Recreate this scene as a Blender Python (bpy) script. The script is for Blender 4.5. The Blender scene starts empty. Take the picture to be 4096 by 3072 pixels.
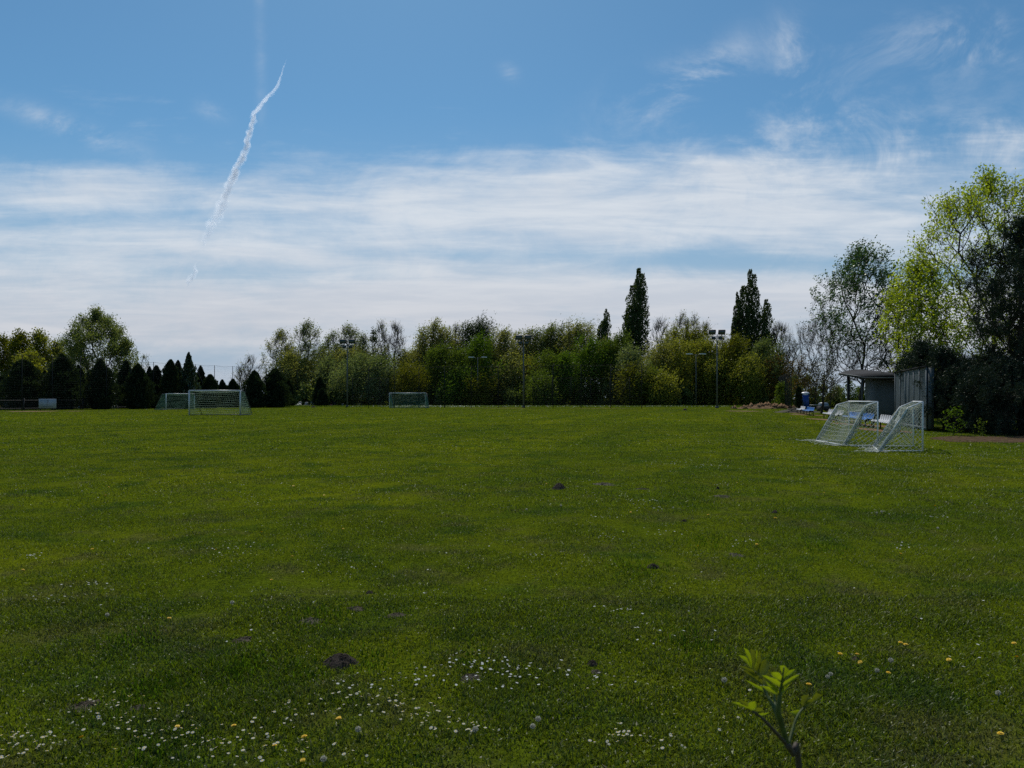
import bpy, math, random
import numpy as np
from mathutils import Vector, Matrix

SC = bpy.context.scene
COL = SC.collection
R = math.radians
F, CX, HY, EYE = 3000.0, 2048.0, 1590.0, 1.6      # focal length, centre column and horizon row in source pixels, eye height

# ------------------------------------------------------------------ camera
cam = bpy.data.cameras.new('camera'); co = bpy.data.objects.new('camera', cam); COL.objects.link(co)
co.location = (0, 0, EYE); co.rotation_euler = (R(90), 0, 0)
cam.sensor_width = 36; cam.lens = 36 * F / 4096; cam.shift_y = 54 / 4096
cam.clip_start = 0.05; cam.clip_end = 30000
cam.dof.use_dof = True; cam.dof.focus_distance = 14; cam.dof.aperture_fstop = 12
SC.camera = co
# ------------------------------------------------------------------ light
SUN_AZ, SUN_EL = R(-9), R(52)
SKY_STRENGTH, SUN_STRENGTH, EXPOSURE = 0.1, 2.9, 0.0
world = bpy.data.worlds.new('World'); SC.world = world; world.use_nodes = True
sun = bpy.data.lights.new('sun', 'SUN'); sun.energy = SUN_STRENGTH; sun.angle = R(0.5); sun.color = (1, .95, .87)
so = bpy.data.objects.new('sun', sun); COL.objects.link(so)
S = Vector((math.sin(SUN_AZ) * math.cos(SUN_EL), math.cos(SUN_AZ) * math.cos(SUN_EL), math.sin(SUN_EL)))
so.rotation_euler = S.to_track_quat('Z', 'Y').to_euler(); so.location = (0, 0, 60)
SC.view_settings.view_transform = 'Standard'; SC.view_settings.look = 'None'
SC.view_settings.exposure = EXPOSURE; SC.view_settings.gamma = 1
SC.cycles.max_bounces = 6; SC.cycles.diffuse_bounces = 3; SC.cycles.transmission_bounces = 4
SC.cycles.transparent_max_bounces = 48; SC.cycles.volume_bounces = 1
SC.cycles.use_denoising = False

# ------------------------------------------------------------------ node helper
class NT:
    def __init__(s, tree): s.t = tree; s.n = tree.nodes; s.l = tree.links
    def node(s, typ, **kw):
        n = s.n.new(typ)
        for k, v in kw.items(): setattr(n, k, v)
        return n
    def put(s, sock, v):
        if v is None: return
        if isinstance(v, bpy.types.NodeSocket): s.l.new(v, sock)
        elif isinstance(v, (tuple, list)):
            sock.default_value = tuple(v) + (1,) if (sock.type == 'RGBA' and len(v) == 3) else v
        else: sock.default_value = v
    def m(s, op, a, b=None, c=None, clamp=False):
        n = s.node('ShaderNodeMath', operation=op, use_clamp=clamp)
        s.put(n.inputs[0], a); s.put(n.inputs[1], b); s.put(n.inputs[2], c)
        return n.outputs[0]
    def mix(s, f, a, b, blend='MIX'):
        n = s.node('ShaderNodeMix', data_type='RGBA', blend_type=blend, clamp_factor=True)
        s.put(n.inputs[0], f); s.put(n.inputs[6], a); s.put(n.inputs[7], b)
        return n.outputs[2]
    def xyz(s, x, y, z=0.0):
        n = s.node('ShaderNodeCombineXYZ'); s.put(n.inputs[0], x); s.put(n.inputs[1], y); s.put(n.inputs[2], z)
        return n.outputs[0]
    def sep(s, v):
        n = s.node('ShaderNodeSeparateXYZ'); s.put(n.inputs[0], v); return n.outputs
    def noise(s, vec, scale=1, detail=4, rough=.55, dist=0, lac=2.0):
        n = s.node('ShaderNodeTexNoise'); s.put(n.inputs['Vector'], vec)
        n.inputs['Scale'].default_value = scale; n.inputs['Detail'].default_value = detail
        n.inputs['Roughness'].default_value = rough; n.inputs['Distortion'].default_value = dist
        n.inputs['Lacunarity'].default_value = lac
        return n.outputs[0]
    def ss(s, v, a, b, lo=0.0, hi=1.0):
        n = s.node('ShaderNodeMapRange', interpolation_type='SMOOTHSTEP')
        s.put(n.inputs[0], v); s.put(n.inputs[1], a); s.put(n.inputs[2], b)
        n.inputs[3].default_value = lo; n.inputs[4].default_value = hi
        return n.outputs[0]
    def ramp(s, f, stops):
        n = s.node('ShaderNodeValToRGB'); e = n.color_ramp.elements
        while len(e) < len(stops): e.new(.5)
        for k, (p, c) in enumerate(stops):
            e[k].position = p; e[k].color = (c, c, c, 1) if not isinstance(c, tuple) else tuple(c) + (1,)
        s.put(n.inputs[0], f); return n.outputs[0]

# ------------------------------------------------------------------ sky (Nishita plus cirrus, laid out by azimuth and elevation)
W = NT(world.node_tree); W.n.clear()
sky = W.node('ShaderNodeTexSky', sky_type='NISHITA', sun_disc=False)
sky.sun_elevation = SUN_EL; sky.sun_rotation = SUN_AZ; sky.altitude = 100; sky.air_density = 1.0; sky.dust_density = .4; sky.ozone_density = 2.0
tc = W.node('ShaderNodeTexCoord'); dx, dy, dz = W.sep(tc.outputs['Generated'])
hor = W.m('SQRT', W.m('ADD', W.m('MULTIPLY', dx, dx), W.m('MULTIPLY', dy, dy)))
ahead = W.m('MAXIMUM', dy, W.m('MULTIPLY', hor, .4)); az = W.m('DIVIDE', dx, ahead); el = W.m('DIVIDE', dz, ahead)
def AZ(px): return (px - CX) / F
def EL(px, py): return (HY - py) / F
def gauss(px, py, wx, wy, rot=0.0):
    """soft ellipse in the sky, centre and half widths given in source pixels"""
    a = W.m('SUBTRACT', az, AZ(px)); e = W.m('SUBTRACT', el, EL(px, py))
    c, s_ = math.cos(rot), math.sin(rot)
    p = W.m('ADD', W.m('MULTIPLY', a, c), W.m('MULTIPLY', e, s_)); q = W.m('SUBTRACT', W.m('MULTIPLY', e, c), W.m('MULTIPLY', a, s_))
    p = W.m('DIVIDE', p, wx / F); q = W.m('DIVIDE', q, wy / F)
    r2 = W.m('ADD', W.m('MULTIPLY', p, p), W.m('MULTIPLY', q, q))
    return W.m('POWER', 2.718, W.m('MULTIPLY', r2, -1.0))
def addall(xs):
    t = xs[0]
    for x in xs[1:]: t = W.m('ADD', t, x)
    return t
v1 = W.xyz(az, W.m('ADD', W.m('MULTIPLY', el, 4.6), W.m('MULTIPLY', az, .35)), .3)
n1 = W.noise(v1, 3.4, 9, .58, .35)
v2 = W.xyz(W.m('MULTIPLY', az, 1.0), W.m('MULTIPLY', el, 9.0), 4.1)
n2 = W.noise(v2, 5.5, 8, .62, .5)
v3 = W.xyz(W.m('ADD', az, W.m('MULTIPLY', el, -.5)), W.m('ADD', W.m('MULTIPLY', el, 1.3), W.m('MULTIPLY', az, .2)), 8.0)
n3 = W.noise(v3, 7.0, 9, .66, .6)
big = W.noise(W.xyz(W.m('MULTIPLY', az, 1.0), W.m('MULTIPLY', el, 2.2), 2.7), 2.6, 5, .6, .6)
elw = W.m('ADD', el, W.m('MULTIPLY', W.m('SUBTRACT', big, .5), .13))
base_cov = W.ramp(W.m('DIVIDE', elw, .6), [(0.0, .50), (.12, .70), (.22, .80), (.265, .68), (.31, .60), (.36, .63), (.43, .62), (.49, .53), (.55, .40), (.63, .27), (.75, .14), (1.0, .08)])
bias = addall([W.m('MULTIPLY', gauss(2200, 810, 950, 130, -.04), .20), W.m('MULTIPLY', gauss(3100, 700, 520, 90, -.12), .16),
               W.m('MULTIPLY', gauss(350, 760, 450, 60, .05), .14), W.m('MULTIPLY', gauss(1300, 990, 1200, 70, .02), .12),
               W.m('MULTIPLY', gauss(2950, 1045, 560, 45, -.05), -.32), W.m('MULTIPLY', gauss(1050, 1100, 420, 45, -.03), -.20),
               W.m('MULTIPLY', gauss(1900, 1020, 500, 25, -.03), -.16), W.m('MULTIPLY', gauss(3700, 1090, 300, 60, 0), -.15),
               W.m('MULTIPLY', gauss(2400, 1180, 1500, 70, 0), .16), W.m('MULTIPLY', gauss(700, 1420, 500, 60), -.10), W.m('MULTIPLY', gauss(300, 880, 600, 36, .08), -.12), W.m('MULTIPLY', gauss(500, 600, 600, 70, 0), -.16),
               W.m('MULTIPLY', gauss(3650, 620, 600, 160, .05), .16)])
cov = W.m('ADD', base_cov, bias)
nn = W.m('ADD', W.m('ADD', W.m('MULTIPLY', n1, .44), W.m('MULTIPLY', n2, .22)), W.m('MULTIPLY', n3, .34)); nn = W.m('ADD', W.m('MULTIPLY', nn, 1.45), -.225)
thr = W.m('SUBTRACT', 1.0, cov)
mask = W.ss(W.m('SUBTRACT', nn, thr), -.18, .38)
wisp_env = addall([W.m('MULTIPLY', gauss(2830, 290, 210, 80, .55), 1.5), W.m('MULTIPLY', gauss(2600, 400, 170, 100, .3), 1.0),
                   W.m('MULTIPLY', gauss(3170, 230, 80, 130, .2), 1.4), W.m('MULTIPLY', gauss(850, 440, 60, 34, -.4), .85),
                   W.m('MULTIPLY', gauss(2040, 290, 40, 28, -.5), .7), W.m('MULTIPLY', gauss(2370, 590, 90, 40, -.2), .45),
                   W.m('MULTIPLY', gauss(3850, 170, 420, 110, .1), 1.0), W.m('MULTIPLY', gauss(3400, 560, 700, 180, .05), .9),
                   W.m('MULTIPLY', gauss(280, 510, 260, 42, -.35), 1.2), W.m('MULTIPLY', gauss(1040, 150, 22, 420, .02), .32)])
wisp = W.m('MULTIPLY', wisp_env, W.ss(n3, .40, .72))
wisp = W.m('ADD', wisp, W.m('MULTIPLY', gauss(1040, 120, 20, 330, .02), .07))
mask = W.m('MINIMUM', W.m('ADD', W.m('MULTIPLY', mask, .95), W.m('MULTIPLY', wisp, .55)), .96)
mask = W.m('MULTIPLY', mask, W.ss(el, -.01, .03))
K = 1.0 / SKY_STRENGTH
ccol = W.mix(W.ss(el, .06, .24), (.64 * K, .65 * K, .69 * K), (.69 * K, .74 * K, .80 * K))
ccol = W.mix(W.ss(n2, .3, .7), W.mix(1.0, ccol, (.86, .89, .93), 'MULTIPLY'), ccol)
skyc = W.mix(1.0, sky.outputs[0], (.45, .735, .83), 'MULTIPLY')
skyc = W.mix(W.ss(el, .40, .0), skyc, (.36 * K, .46 * K, .58 * K))
col = W.mix(mask, skyc, ccol)
bg = W.node('ShaderNodeBackground'); W.l.new(col, bg.inputs[0]); bg.inputs[1].default_value = SKY_STRENGTH
W.l.new(bg.outputs[0], W.node('ShaderNodeOutputWorld').inputs[0])

# ------------------------------------------------------------------ materials
def newmat(name):
    m = bpy.data.materials.new(name); m.use_nodes = True; t = NT(m.node_tree); t.n.clear()
    out = t.node('ShaderNodeOutputMaterial'); return m, t, out
def plain(name, c, rough=.6, metal=0.0, var=.15, scale=6.0, spec=.4, bump=0.0, bscale=30, dirt=None):
    m, t, out = newmat(name); g = t.node('ShaderNodeTexCoord').outputs['Object']
    n = t.noise(g, scale, 5, .6)
    a = tuple(x * (1 - var) for x in c); b = tuple(min(1, x * (1 + var)) for x in c)
    col = t.mix(t.ss(n, .3, .7), a, b)
    if dirt: col = t.mix(t.m('MULTIPLY', t.ss(t.noise(g, scale * .4, 6, .7), .48, .72), .6), col, dirt)
    p = t.node('ShaderNodeBsdfPrincipled'); t.put(p.inputs['Base Color'], col)
    p.inputs['Roughness'].default_value = rough; p.inputs['Metallic'].default_value = metal
    p.inputs['Specular IOR Level'].default_value = spec
    if bump:
        b_ = t.node('ShaderNodeBump'); b_.inputs['Strength'].default_value = bump; b_.inputs['Distance'].default_value = .02
        t.put(b_.inputs['Height'], t.noise(g, bscale, 5, .6)); t.l.new(b_.outputs[0], p.inputs['Normal'])
    t.l.new(p.outputs[0], out.inputs[0]); return m
def leafmat(name, c1, c2, trans=.4, gloss=.05, nscale=.5, c3=None, tc_=None):
    m, t, out = newmat(name); g = t.node('ShaderNodeNewGeometry')
    o = t.node('ShaderNodeTexCoord').outputs['Object']
    f = t.m('ADD', t.m('MULTIPLY', g.outputs['Random Per Island'], .55), t.m('MULTIPLY', t.ss(t.noise(o, nscale, 3), .3, .7), .45))
    col = t.mix(f, c1, c2)
    if c3: col = t.mix(t.ss(g.outputs['Random Per Island'], .86, .9), col, c3)
    d = t.node('ShaderNodeBsdfDiffuse'); t.put(d.inputs[0], col)
    tr = t.node('ShaderNodeBsdfTranslucent'); t.put(tr.inputs[0], t.mix(1.0, col, tc_ or (1.5, 1.6, .7), 'MULTIPLY'))
    a = t.node('ShaderNodeMixShader'); a.inputs[0].default_value = trans; t.l.new(d.outputs[0], a.inputs[1]); t.l.new(tr.outputs[0], a.inputs[2])
    gl = t.node('ShaderNodeBsdfGlossy'); gl.inputs['Roughness'].default_value = .4; t.put(gl.inputs[0], (.8, .85, .8))
    b = t.node('ShaderNodeMixShader'); b.inputs[0].default_value = gloss; t.l.new(a.outputs[0], b.inputs[1]); t.l.new(gl.outputs[0], b.inputs[2])
    t.l.new(b.outputs[0], out.inputs[0]); return m

def grass_colour(t):
    """field colour from world position, shared by the ground sheet and the grass blades"""
    p = t.node('ShaderNodeNewGeometry').outputs['Position']
    x, y, z = t.sep(p); q = t.xyz(x, y, 0.0)
    a = t.noise(q, .16, 4, .6, .4); b = t.noise(q, .75, 5, .6, .3); c = t.noise(t.xyz(x, y, 7.0), 1.25, 6, .68, .3)
    acr = t.m('SUBTRACT', t.m('MULTIPLY', x, .96), t.m('MULTIPLY', y, .27)); alg = t.m('ADD', t.m('MULTIPLY', x, .27), t.m('MULTIPLY', y, .96))
    st = t.noise(t.xyz(t.m('MULTIPLY', acr, .55), t.m('MULTIPLY', alg, .025), 3.0), 1.0, 3, .55, .15)
    col = t.mix(t.ss(a, .35, .65), (.097, .136, .008), (.128, .160, .008))
    col = t.mix(t.ss(st, .35, .65), col, t.mix(1.0, col, (1.32, 1.22, 1.0), 'MULTIPLY'))
    col = t.mix(t.m('MULTIPLY', t.ss(b, .50, .66), .8), col, (.062, .106, .011))
    near = t.ss(y, 22.0, 7.0)
    col = t.mix(t.m('MULTIPLY', t.m('MULTIPLY', t.ss(c, .50, .68), .6), t.m('ADD', .2, t.m('MULTIPLY', near, .8))), col, (.125, .116, .042))
    return col, q

# blades: per-blade random value in attribute "rnd" (0..1)
GM, t, out = newmat('grass_blades'); col, q = grass_colour(t)
at = t.node('ShaderNodeAttribute', attribute_name='rnd').outputs['Fac']
col = t.mix(1.0, col, t.ramp(at, [(0, .38), (.5, .92), (.8, 1.4), (1, 2.2)]), 'MULTIPLY')
col = t.mix(t.ss(at, .955, .975), col, (.19, .175, .09))
d = t.node('ShaderNodeBsdfDiffuse'); t.put(d.inputs[0], col)
tr = t.node('ShaderNodeBsdfTranslucent'); t.put(tr.inputs[0], t.mix(1.0, col, (1.25, 1.35, .7), 'MULTIPLY'))
a = t.node('ShaderNodeMixShader'); a.inputs[0].default_value = .42; t.l.new(d.outputs[0], a.inputs[1]); t.l.new(tr.outputs[0], a.inputs[2])
gl = t.node('ShaderNodeBsdfGlossy'); gl.inputs['Roughness'].default_value = .38; t.put(gl.inputs[0], (.75, .8, .75))
b = t.node('ShaderNodeMixShader'); b.inputs[0].default_value = .02; t.l.new(a.outputs[0], b.inputs[1]); t.l.new(gl.outputs[0], b.inputs[2])
t.l.new(b.outputs[0], out.inputs[0])
# ground sheet
GS, t, out = newmat('field_ground'); col, q = grass_colour(t)
fine = t.noise(q, 28, 5, .7); mid = t.noise(q, 5, 5, .65)
col = t.mix(1.0, col, t.ramp(fine, [(0.3, .35), (.5, .8), (.72, 1.35)]), 'MULTIPLY')
col = t.mix(1.0, col, t.ramp(mid, [(0.3, .75), (.7, 1.15)]), 'MULTIPLY')
x, y, z = t.sep(q)
d = t.node('ShaderNodeBsdfDiffuse'); t.put(d.inputs[0], col)
bm = t.node('ShaderNodeBump'); bm.inputs['Strength'].default_value = .9; bm.inputs['Distance'].default_value = .03
t.put(bm.inputs['Height'], fine); t.l.new(bm.outputs[0], d.inputs['Normal'])
t.l.new(d.outputs[0], out.inputs[0])

M = {}
M['soil'] = plain('soil', (.085, .070, .048), .95, var=.4, scale=9, spec=.1, bump=1, bscale=60)
M['darksoil'] = plain('dark_soil', (.062, .048, .038), .95, var=.45, scale=30, spec=.1, bump=1, bscale=120)
M['sand'] = plain('sandy_soil', (.105, .092, .066), .95, var=.25, scale=20, spec=.1, bump=.8, bscale=150)
M['clay'] = plain('clay_soil', (.21, .125, .065), .95, var=.35, scale=2.5, spec=.1, bump=.8, bscale=14)
M['needles'] = plain('needle_litter', (.10, .062, .036), .95, var=.55, scale=5, spec=.05, bump=.8, bscale=60)
M['bark'] = plain('bark', (.055, .045, .034), .9, var=.4, scale=3, spec=.15, bump=.8, bscale=14)
M['paletwig'] = plain('pale_twig', (.15, .13, .10), .85, var=.35, scale=.6, spec=.15)
M['darktwig'] = plain('dark_twig', (.05, .042, .033), .9, var=.3, scale=2, spec=.1)
M['white'] = plain('white_paint', (.72, .73, .72), .4, var=.06, scale=4)
M['whitenet'] = plain('white_twine', (.62, .65, .60), .8, var=.12, scale=2)
M['alu'] = plain('dull_aluminium', (.58, .60, .61), .5, .35, var=.1)
M['greennet'] = plain('green_twine', (.085, .20, .135), .8, var=.2, scale=1)
M['palenet'] = plain('faded_twine', (.24, .34, .25), .8, var=.3, scale=1)
M['darksteel'] = plain('dark_steel', (.014, .016, .016), .8, 0, var=.2, spec=.2)
M['galv'] = plain('galvanised_steel', (.11, .12, .125), .55, .3, var=.15, scale=3)
M['lampgrey'] = plain('lamp_housing', (.30, .32, .33), .5, .2)
M['glass'] = plain('lamp_glass', (.06, .08, .075), .15, 0, var=.1, spec=.6)
M['blackmat'] = plain('black_paint', (.018, .018, .019), .7)
M['netdark'] = plain('dark_net', (.02, .026, .024), .9)
M['seatwhite'] = plain('white_plastic', (.66, .65, .66), .35, var=.06, scale=5, dirt=(.45, .44, .42))
M['seatblue'] = plain('blue_plastic', (.055, .19, .50), .35, var=.08, scale=5)
M['wcblue'] = plain('toilet_blue', (.012, .06, .27), .45, var=.1)
M['wall'] = plain('grey_render', (.085, .097, .105), .85, var=.12, scale=1.2, dirt=(.10, .11, .12))
M['cladding'] = plain('grey_cladding', (.105, .125, .13), .55, .1, var=.12, scale=1.0, dirt=(.13, .15, .15))
M['cladlight'] = plain('cladding_edge', (.135, .155, .16), .5, .1)
M['roof'] = plain('dark_roofing', (.022, .021, .022), .95, var=.2)
M['soffit'] = plain('roof_boards', (.032, .025, .02), .85, var=.25, scale=3)
M['houseroof'] = plain('pale_metal_roof', (.62, .64, .66), .4, .1, var=.1)
M['brick'] = plain('brown_boards', (.09, .05, .035), .85, var=.3)
M['sign'] = plain('sign_board', (.36, .39, .42), .5, var=.08, scale=1)
M['ink'] = plain('grey_ink', (.13, .14, .15), .7)
M['stone'] = plain('dark_granite', (.05, .05, .055), .35, var=.4, scale=3)
M['palestone'] = plain('pale_stone', (.30, .29, .27), .6, var=.3, scale=3)
M['yellow'] = plain('dandelion_yellow', (.80, .52, .012), .6, var=.12, scale=60)

M['seedhead'] = plain('seed_fluff', (.62, .62, .56), .9, var=.1)
M['stalk'] = plain('stalk', (.10, .14, .04), .7, var=.2)
M['feather'] = plain('feathers', (.03, .03, .033), .8, var=.3)
M['palefeather'] = plain('pale_feathers', (.45, .45, .43), .8)
M['pink'] = plain('grave_flowers_pink', (.55, .16, .22), .7); M['gold'] = plain('grave_flowers_yellow', (.62, .50, .18), .7)
M['rollersteel'] = plain('roller_steel', (.20, .21, .22), .4, .5, var=.15)
L = {}
M['whitenet'] = leafmat('white_twine', (.70, .73, .66), (.76, .78, .72), .45, 0, 5, tc_=(1, 1, .95))
M['petal'] = leafmat('daisy_petal', (.78, .78, .74), (.82, .82, .78), .45, 0, 5, tc_=(1, 1, .96))
M['fluff'] = leafmat('seed_fluff', (.55, .54, .46), (.70, .68, .60), .6, 0, 5, tc_=(1, 1, .96))
L['cypress'] = leafmat('cypress_leaf', (0.0150, 0.0252, 0.0144), (0.0330, 0.0476, 0.0216), .28, .01, .8)
L['spruce'] = leafmat('spruce_leaf', (.03, .05, .03), (.07, .09, .05), .2, .04, .8)
L['poplar'] = leafmat('poplar_leaf', (0.0315, 0.0542, 0.0182), (0.0960, 0.1195, 0.0379), 0.32, .01, .6)
L['birch'] = leafmat('birch_leaf', (0.0904, 0.1219, 0.0408), (0.2264, 0.2389, 0.0836), 0.45, .01, .5)
L['silver'] = leafmat('willow_leaf', (0.0893, 0.1246, 0.0508), (0.2402, 0.2634, 0.1161), 0.42, .01, .5)
L['green'] = leafmat('mid_leaf', (0.0543, 0.0877, 0.0127), (0.1493, 0.1910, 0.0255), 0.42, .01, .5)
L['bright'] = leafmat('bright_leaf', (0.0480, 0.0959, 0.0076), (0.1343, 0.2015, 0.0173), 0.42, .01, .6)
L['olive'] = leafmat('olive_leaf', (0.1118, 0.1317, 0.0206), (0.3235, 0.3030, 0.0415), 0.45, .01, .5)
L['yellowish'] = leafmat('yellowish_leaf', (0.0785, 0.0877, 0.0074), (0.1844, 0.1752, 0.0148), 0.42, .01, .5)
L['dull'] = leafmat('dull_leaf', (0.1302, 0.1476, 0.0435), (0.3474, 0.3174, 0.0977), 0.45, .01, .5)
L['orange'] = leafmat('orange_leaf', (0.0800, 0.0440, 0.0096), (0.1760, 0.1040, 0.0200), 0.4, .01, .5)
L['dark'] = leafmat('dark_shrub_leaf', (0.0696, 0.1002, 0.0357), (0.1890, 0.2172, 0.0645), 0.36, .01, .5)
L['pine'] = leafmat('pine_needle', (0.0144, 0.0240, 0.0160), (0.0352, 0.0512, 0.0320), 0.12, .02, .8)
L['ash'] = leafmat('spring_leaf', (.20, .25, .012), (.42, .46, .030), .50, .05, .8)
L['maple'] = leafmat('windblown_leaf', (.028, .065, .012), (.085, .15, .025), .38, .06, .8)
L['reddish'] = leafmat('budding_leaf', (.06, .05, .02), (.13, .12, .035), .35, .04, .8)
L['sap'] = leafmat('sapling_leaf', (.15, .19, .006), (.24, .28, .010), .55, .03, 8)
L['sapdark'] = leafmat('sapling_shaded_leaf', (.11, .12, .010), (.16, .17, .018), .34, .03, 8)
L['tuft'] = leafmat('weed_leaf', (.040, .080, .006), (.085, .14, .010), .45, .0, 5)

# ------------------------------------------------------------------ mesh helpers
def mesh_np(name, V, faces, mats, parent=None, matidx=None, smooth=False):
    """V (n,3); faces: list of (m,k) int arrays"""
    me = bpy.data.meshes.new(name); V = np.asarray(V, np.float32)
    faces = [np.asarray(f, np.int32) for f in faces if len(f)]
    nl = sum(f.size for f in faces); npoly = sum(len(f) for f in faces)
    me.vertices.add(len(V)); me.vertices.foreach_set('co', V.ravel())
    me.loops.add(nl); me.loops.foreach_set('vertex_index', np.concatenate([f.ravel() for f in faces]))
    me.polygons.add(npoly)
    tot = np.concatenate([np.full(len(f), f.shape[1], np.int32) for f in faces])
    st = np.concatenate([[0], np.cumsum(tot)[:-1]]).astype(np.int32)
    me.polygons.foreach_set('loop_start', st); me.polygons.foreach_set('loop_total', tot)
    for mm in (mats if isinstance(mats, (list, tuple)) else [mats]): me.materials.append(mm)
    if matidx is not None: me.polygons.foreach_set('material_index', np.asarray(matidx, np.int32))
    if smooth: me.polygons.foreach_set('use_smooth', np.ones(npoly, bool))
    me.update(calc_edges=True)
    o = bpy.data.objects.new(name, me); COL.objects.link(o)
    if parent is not None: o.parent = parent
    return o
def segs(P0, P1, r0, r1, k=4):
    """tubes for many segments -> V, F(quads)"""
    P0 = np.asarray(P0, float); P1 = np.asarray(P1, float); n = len(P0)
    r0 = np.broadcast_to(r0, (n,)); r1 = np.broadcast_to(r1, (n,))
    d = P1 - P0; ln = np.linalg.norm(d, axis=1, keepdims=True); d = d / np.maximum(ln, 1e-9)
    up = np.where(np.abs(d[:, 2:3]) > .9, [[1., 0, 0]], [[0, 0, 1.]])
    a = np.cross(d, up); a /= np.maximum(np.linalg.norm(a, axis=1, keepdims=True), 1e-9); b = np.cross(d, a)
    th = np.arange(k) * 2 * math.pi / k
    ring = np.cos(th)[None, :, None] * a[:, None] + np.sin(th)[None, :, None] * b[:, None]
    A = P0[:, None] + ring * r0[:, None, None]; B = P1[:, None] + ring * r1[:, None, None]
    V = np.concatenate([A, B], 1).reshape(-1, 3)
    j = np.arange(k); j2 = (j + 1) % k
    f = np.stack([j, j2, j2 + k, j + k], 1)
    return V, (f[None] + (np.arange(n) * 2 * k)[:, None, None]).reshape(-1, 4)
def join(parts):
    V = []; out = {}; off = 0
    for v, fs in parts:
        V.append(v)
        for f in (fs if isinstance(fs, list) else [fs]):
            if len(f): out.setdefault(f.shape[1], []).append(np.asarray(f) + off)
        off += len(v)
    return np.concatenate(V), [np.concatenate(x) for x in out.values()]
def leaves(C, size, rng, aspect=.6, up=.3, dirs=None, fold=.15):
    """one bent diamond leaf at each centre"""
    n = len(C); s = size * rng.uniform(.6, 1.4, (n, 1))
    a = rng.normal(size=(n, 3)) if dirs is None else dirs + rng.normal(size=(n, 3)) * .35
    a /= np.linalg.norm(a, axis=1, keepdims=True)
    nrm = rng.normal(size=(n, 3)); nrm[:, 2] += up * 2
    b = np.cross(nrm, a); b /= np.maximum(np.linalg.norm(b, axis=1, keepdims=True), 1e-9); c = np.cross(a, b)
    V = np.stack([C - a * s * .5, C + b * s * aspect * .5 + c * s * fold, C + a * s * .5, C - b * s * aspect * .5 + c * s * fold], 1).reshape(-1, 3)
    return V, np.arange(n * 4).reshape(n, 4)

class MB:
    def __init__(s): s.p = []
    def box(s, c, h, ax=None):
        c = np.array(c, float); ax = np.eye(3) if ax is None else np.array(ax, float)
        sg = np.array([[-1, -1, -1], [1, -1, -1], [1, 1, -1], [-1, 1, -1], [-1, -1, 1], [1, -1, 1], [1, 1, 1], [-1, 1, 1]], float) * np.array(h, float)
        s.p.append((c + sg @ ax, np.array([[0, 3, 2, 1], [4, 5, 6, 7], [0, 1, 5, 4], [1, 2, 6, 5], [2, 3, 7, 6], [3, 0, 4, 7]]))); return s
    def tube(s, pts, r, k=8, r1=None):
        pts = np.array(pts, float); n = len(pts)
        rr = np.linspace(r, r if r1 is None else r1, n) if np.isscalar(r) else np.array(r, float)
        tg = np.gradient(pts, axis=0); tg /= np.maximum(np.linalg.norm(tg, axis=1, keepdims=True), 1e-9)
        ref = np.array([0, 0, 1.]) if abs(tg[0][2]) < .9 else np.array([1., 0, 0]); V = []
        for i in range(n):
            a = np.cross(tg[i], ref); a /= max(np.linalg.norm(a), 1e-9); b = np.cross(tg[i], a); ref = np.cross(a, tg[i])
            for j in range(k):
                th = 2 * math.pi * j / k; V.append(pts[i] + rr[i] * (math.cos(th) * a + math.sin(th) * b))
        F_ = [[i * k + j, i * k + (j + 1) % k, (i + 1) * k + (j + 1) % k, (i + 1) * k + j] for i in range(n - 1) for j in range(k)]
        V += [pts[0], pts[-1]]; c0, c1 = n * k, n * k + 1
        T = [[c0, (j + 1) % k, j] for j in range(k)] + [[c1, (n - 1) * k + j, (n - 1) * k + (j + 1) % k] for j in range(k)]
        s.p.append((np.array(V), [np.array(F_), np.array(T)])); return s
    def raw(s, V, F_): s.p.append((np.array(V, float), F_)); return s
    def prism(s, poly, z0, z1):
        """poly: list of (x,y); vertical prism"""
        n = len(poly); V = [(x, y, z0) for x, y in poly] + [(x, y, z1) for x, y in poly]
        Q = [[i, (i + 1) % n, n + (i + 1) % n, n + i] for i in range(n)]
        s.p.append((np.array(V, float), [np.array(Q), np.array([list(range(n))[::-1]]), np.array([list(range(n, 2 * n))])])); return s
    def build(s, name, mat, parent=None, smooth=False):
        V, F_ = join(s.p); return mesh_np(name, V, F_, mat, parent, smooth=smooth)

def tag(o, label=None, cat=None, group=None, kind=None):
    if label: o['label'] = label
    if cat: o['category'] = cat
    if group: o['group'] = group
    if kind: o['kind'] = kind
    return o
def empty(name, loc=(0, 0, 0), rz=0.0, **kw):
    o = bpy.data.objects.new(name, None); COL.objects.link(o); o.location = loc; o.rotation_euler = (0, 0, rz); o.empty_display_size = .2
    return tag(o, **kw)
def copy_tree(o, parent=None):
    c = o.copy(); COL.objects.link(c)
    if parent is not None: c.parent = parent
    for ch in list(o.children): copy_tree(ch, c)
    return c
def gd(y): return EYE * F / (y - HY)                          # distance of a ground point seen in row y
def gp(x, y): d_ = gd(y); return np.array([(x - CX) * d_ / F, d_, 0.0])
def pt(x, y, d_): return np.array([(x - CX) * d_ / F, d_, EYE - (y - HY) * d_ / F])
def relief(x, y):
    x = np.asarray(x, float); y = np.asarray(y, float)
    h = .010 * np.sin(x * 2.1 + 1.3 * np.sin(y * .9)) + .009 * np.sin(y * 2.7 + 1.1 * np.sin(x * 1.3)) + .006 * np.sin(x * 5.3 + y * 3.1) + .005 * np.sin(y * 7.1 - x * 4.0)
    h += .012 * np.sin(x * .35 + .5) * np.sin(y * .27)
    return h * np.clip((45 - y) / 25, 0, 1) * np.clip((28 - np.abs(x)) / 8, 0, 1)

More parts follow.
